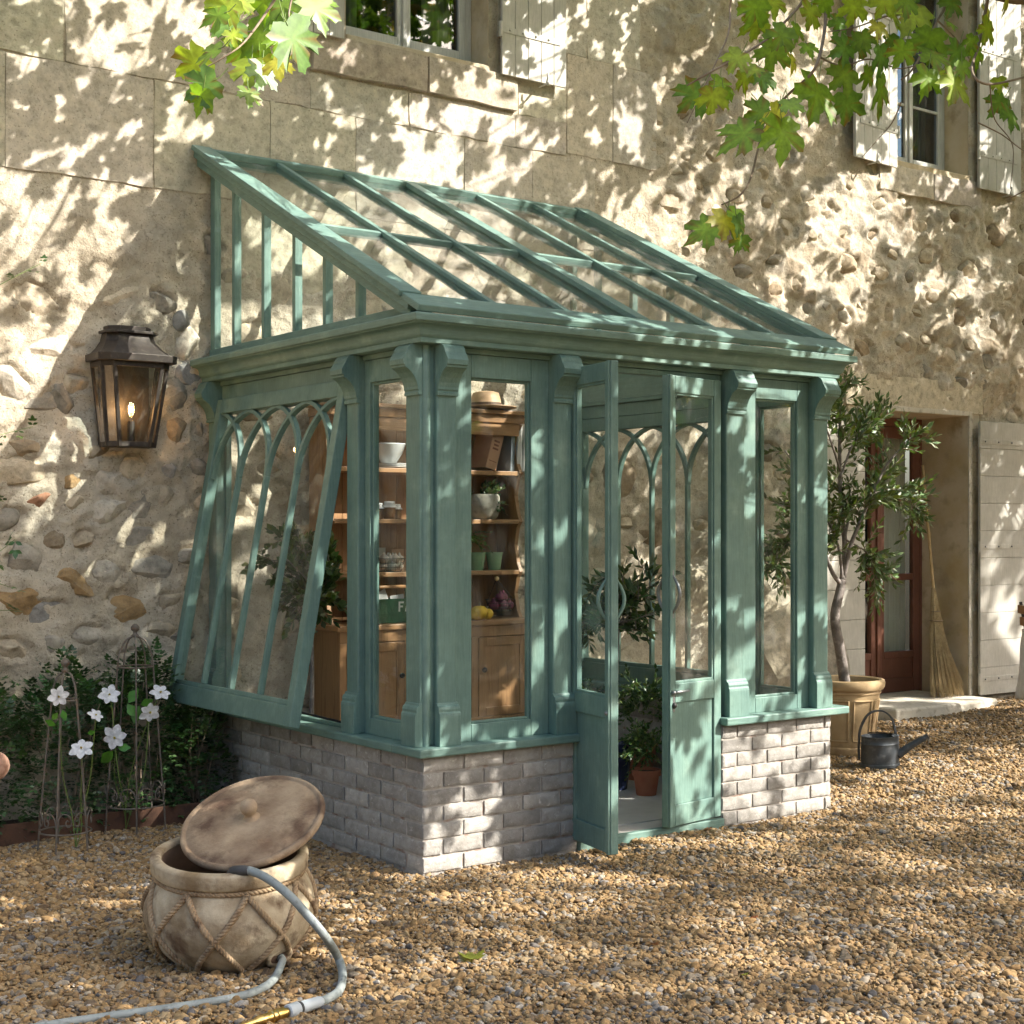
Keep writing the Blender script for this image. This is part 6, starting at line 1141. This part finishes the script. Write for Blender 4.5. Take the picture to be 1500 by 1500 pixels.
for k in range(7): a_ = k*.9; e_ = np.array([15.6, -21.5, 12.5])+np.array([4*math.cos(a_), 3.5*math.sin(a_), 1.5*math.sin(a_*2)]); MB().tube(spline([T2+[-.5, .8, 6], (T2+[-1.2, 1.8, 9]+e_)/2, e_], 16), np.linspace(.18, .03, 16), 8).build('limb', 'bark', far, smooth=True)
mass('crown', far, (15.6, -21.5, 12.5), (6.0, 5.0, 5.0), 5200, (.18, .32))
hedge = thing('added_hedge', (4, -21, 0), 'tall leafy hedge added unseen behind the viewer to dim the horizon', 'hedge')  # unseen hedge, added to darken pane reflections and cut low sky light
HB = spline([(-17, -7, 0), (-14, -17, 0), (0, -23.5, 0), (14, -24, 0), (27, -17, 0), (31, -3, 0)], 40)
for k in range(39):
    a_, b_ = HB[k], HB[k+1]; sd = norm(np.cross(b_-a_, EZ)); hh = 5.6+.7*math.sin(k*1.7)+.5*math.sin(k*.6); MB().obox(a_-sd*.5, b_-a_, sd*1.0, EZ*hh).build('hedge_core', 'hedge_core', hedge)
n_ = 15000; k = rng.uniform(0, 38.99, n_); i_ = k.astype(int); bp = HB[i_]+(HB[i_+1]-HB[i_])*(k-i_)[:, None]; tn = norm(HB[i_+1]-HB[i_]); sd = np.cross(tn, EZ); sgn = np.where(np.sum(sd*(np.array([3, -4, 0])-bp), 1) > 0, 1, -1)[:, None]
zz = rng.uniform(0, 6.8, n_); bp = bp+sd*sgn*(.55+.35*fbm(k*1.6, zz*.8, 3, 9)[:, None]+rng.normal(0, .12, (n_, 1)))+EZ*zz[:, None]
lc = vary((.05, .095, .022), n_, .5, .15); leaf_object('foliage', 'shrub_leaf_mat', hedge, leaf_batch(OVV, OVT, bp, rvec(n_)+np.array([0, 0, -.2]), sd*sgn+.8*rvec(n_), rng.uniform(.22, .42, n_), lc))
# boughs that hang into the picture
DB = 5.9
def cr3(x, y): return 1000+x/3, y/3
def bough(pts, r0, r1, dep=DB, wob=.12):
    P_ = [atd(u, v, dep+wob*math.sin(k*1.3)) for k, (u, v) in enumerate(pts)]; MB().tube(spline(P_, 30), np.linspace(r0, r1, 30), 7).build('branch', 'twig', tree, smooth=True)
for pts, r0, r1 in [([(560, -120), (530, 0), (430, 115), (330, 200), (100, 330), (20, 375)], .007, .003), ([(650, -160), (630, 0), (625, 120), (600, 250), (560, 330), (440, 440), (350, 590), (300, 780), (250, 860), (170, 900)], .008, .003), ([(1180, -120), (1150, 30), (1120, 90), (1020, 290), (960, 350)], .007, .003), ([(1360, -120), (1340, 0), (1300, 200), (1270, 310), (1340, 370), (1520, 335)], .008, .004), ([(960, 450), (920, 540), (860, 610), (790, 690)], .003, .0015), ([(1580, 800), (1480, 850), (1420, 880)], .004, .002), ([(1640, -40), (1500, -8), (1380, -25), (1150, -90)], .03, .02), ([(230, -100), (210, 20), (200, 150), (120, 330), (20, 540)], .005, .002), ([(1300, 540), (1400, 590), (1480, 650), (1560, 700)], .003, .002), ([(1350, 370), (1370, 520), (1450, 640), (1440, 830)], .003, .0015), ([(1000, 60), (900, 70), (760, 120), (640, 140)], .005, .002), ([(600, 250), (700, 290), (820, 260), (940, 300), (1020, 290)], .004, .002), ([(1120, 90), (1200, 170), (1260, 260)], .004, .002)]:
    bough([cr3(*q) for q in pts], r0, r1)
for pts, r0, r1 in [([(1290, -140), (1200, 10), (1110, 140), (1040, 215), (900, 300)], .006, .002), ([(1320, -140), (1285, -20), (1270, 70), (1290, 110)], .005, .002), ([(1110, 140), (1060, 130), (990, 60)], .003, .002)]: bough([(u/3, v/3) for u, v in pts], r0, r1, 4.9)
LV = [(310, 45, 130, -1.8), (320, 115, 110, -1.5), (400, 20, 100, -1.2), (560, 70, 110, -1.6), (430, 165, 105, -2.1), (395, 240, 120, -1.7), (480, 275, 80, -1.3), (555, 215, 70, -1.4), (700, 215, 100, -2.4), (750, 45, 110, -1.6), (800, 180, 90, -1.2), (765, 200, 90, -2.3), (925, 70, 120, -1.3), (1000, 70, 170, -1.9), (1075, 110, 60, -1.2), (1085, 190, 130, -1.6), (1105, 255, 120, -1.4), (960, 235, 100, -1.9), (870, 265, 130, -1.5), (810, 340, 95, -1.7), (870, 415, 165, -1.6), (720, 470, 120, -1.55), (590, 430, 185, -1.7), (700, 340, 110, -2.5), (1075, 355, 120, -1.65), (1195, 380, 140, -1.8), (1200, 240, 110, -2.0), (1340, 85, 120, -1.5), (1335, 140, 110, -1.7), (1290, 255, 90, -1.2), (1385, 460, 95, -2.3), (1440, 520, 110, -1.5), (1180, 110, 60, -1.0), (1265, 190, 70, -2.0), (45, 430, 130, -2.2), (130, 440, 105, -1.6), (190, 430, 80, -1.3), (170, 375, 90, -1.6), (350, 350, 105, -1.5), (310, 310, 70, -2.4), (235, 265, 95, -2.3), (270, 350, 90, -1.2), (250, 600, 165, -2.5), (330, 500, 110, -2.8), (400, 520, 130, -2.0), (440, 600, 170, -1.5), (380, 460, 100, -.4), (480, 470, 90, -1.2), (90, 1020, 140, -2.4), (185, 985, 120, -1.9), (250, 1000, 105, -1.4), (235, 945, 80, -.6), (250, 1070, 80, -1.8), (620, 20, 90, -1.9), (860, 130, 80, -1.4), (1420, 20, 90, -1.6), (1180, 20, 100, -1.7), (680, 110, 80, -1.8), (1120, 330, 70, -2.2), (1230, 310, 80, -1.4), (980, 20, 110, -1.5), (880, 20, 100, -1.8), (500, 140, 80, -1.5), (1030, 200, 80, -2.1), (920, 190, 80, -1.4), (1390, 370, 60, -1.3)]
LVL = [(985, 35, 120, -2.3), (945, 75, 110, -2.6), (1000, 115, 130, -2.5), (920, 235, 120, -2.9), (850, 290, 140, -2.5), (890, 380, 140, -2.6), (880, 440, 110, -1.8), (1100, 310, 130, -1.7), (1150, 330, 120, -1.5), (1220, 290, 100, -1.4), (1300, 190, 200, -1.2), (1125, 180, 130, -2.2), (1060, 225, 120, -2.4), (1395, 55, 150, -1.3), (1420, 15, 110, -1.0), (1045, 20, 110, -1.8), (1190, 100, 120, -1.7), (1095, 420, 90, -1.5), (1230, 190, 130, -1.9), (1025, 165, 70, -1.3), (1160, 20, 120, -1.6), (1250, 40, 100, -1.4)]
def leaf_tint():
    r = random.random()
    return np.array((.15, .25, .03) if r < .42 else (.10, .19, .045) if r < .66 else (.24, .31, .035) if r < .95 else (.36, .34, .06))*random.uniform(.8, 1.2)
def leaf_piece(u, v, px, a, dep):
    s = px/3*1.0*dep/CF; d = VR*math.cos(a)+EZ*math.sin(a)+VF*random.uniform(-.5, .5); d = norm(d); n_ = norm(-VF*.9+np.array([.35, -.3, .45])+rvec(1)[0]*.55); n_ = norm(n_-d*(n_@d)); sd = np.cross(d, n_); p = atd(u, v, dep)-d*s*.35
    tm = PLV.copy(); cv = random.uniform(.2, 2.4); asym = random.uniform(-.12, .12); tw = random.uniform(-.35, .35); tm[:, 2] = tm[:, 2]*cv+tw*tm[:, 0]*(tm[:, 1]-.2); tm[:, 0] += asym*(tm[:, 1]-.2)**2; tm[:, :2] *= 1+.05*rng.normal(size=(len(tm), 1))
    V = s*(sd*tm[:, 0:1]+d*tm[:, 1:2]+n_*tm[:, 2:3]); base_c = leaf_tint()*1.02; C = np.tile(base_c, (len(V), 1)); ed = np.linalg.norm(tm[:, :2]-[0, .25], axis=1); C = C*(1+.15*rng.normal(size=(len(V), 1)).clip(-1.5, 1.5)); br_ = rng.uniform(size=len(V)) < .10; C[br_] = (.20, .11, .03); C[0] = base_c*1.35+np.array([.03, .03, 0])
    o = link('leaf', trimesh('leaf', V, PLT, np.clip(C, .004, 1)), 'plane_leaf_mat', tree, p)
    q = p+d*s*-.04; st = MB(); st.tube([q+d*s*.06, q-d*s*.12+n_*-.02*s, q-d*s*.38+EZ*.12*s], .0016, 5, False); st.build('leaf_stalk', 'green_stem', tree, smooth=True)
for x, y, px, a in LV: leaf_piece(*cr3(x, y), px*1.2, a+random.uniform(-.15, .15), DB+random.uniform(-.35, .35))
for x, y, px, a in LVL: leaf_piece(x/3, y/3, px*1.2, a+random.uniform(-.15, .15), 4.9+random.uniform(-.3, .3))
# fallen leaves on the gravel
for k, (u, v, s, c, lab) in enumerate([(695, 1406, .085, (.17, .19, .03), 'curled yellow green leaf lying on the gravel'), (680, 1282, .05, (.22, .09, .03), 'brown leaf at the foot of the brick corner'), (1100, 1345, .035, (.26, .07, .03), 'small reddish leaf on the gravel'), (1364, 1040, .06, (.24, .10, .04), 'brown leaf in front of the doorstep'), (960, 1385, .04, (.22, .09, .03), 'small brown leaf low in the picture'), (1032, 1215, .05, (.24, .10, .04), 'brown leaf by the right door leaf'), (1320, 1080, .05, (.28, .11, .04), 'rust leaf beyond the watering can'), (1088, 1428, .025, (.34, .36, .06), 'tiny lime leaf on the gravel')]):
    p = atz(u, v, gz_(3.6)+.012); p = atz(u, v, gz_(p[0])+.012); ang = random.uniform(0, 6.28); V = PLV.copy(); V[:, 2] = .5*V[:, 0]**2+.12*V[:, 1]**2+.05; Rm = np.array(Matrix.Rotation(ang, 3, 'Z')@Matrix.Rotation(random.uniform(-.2, .2), 3, 'X')); tag(link('fallen_leaf', trimesh('fallen_leaf', (V*s)@Rm.T, PLT, np.tile(c, (len(V), 1))), 'plane_leaf_mat', None, p), lab, 'leaf', 'fallen leaves on the gravel')
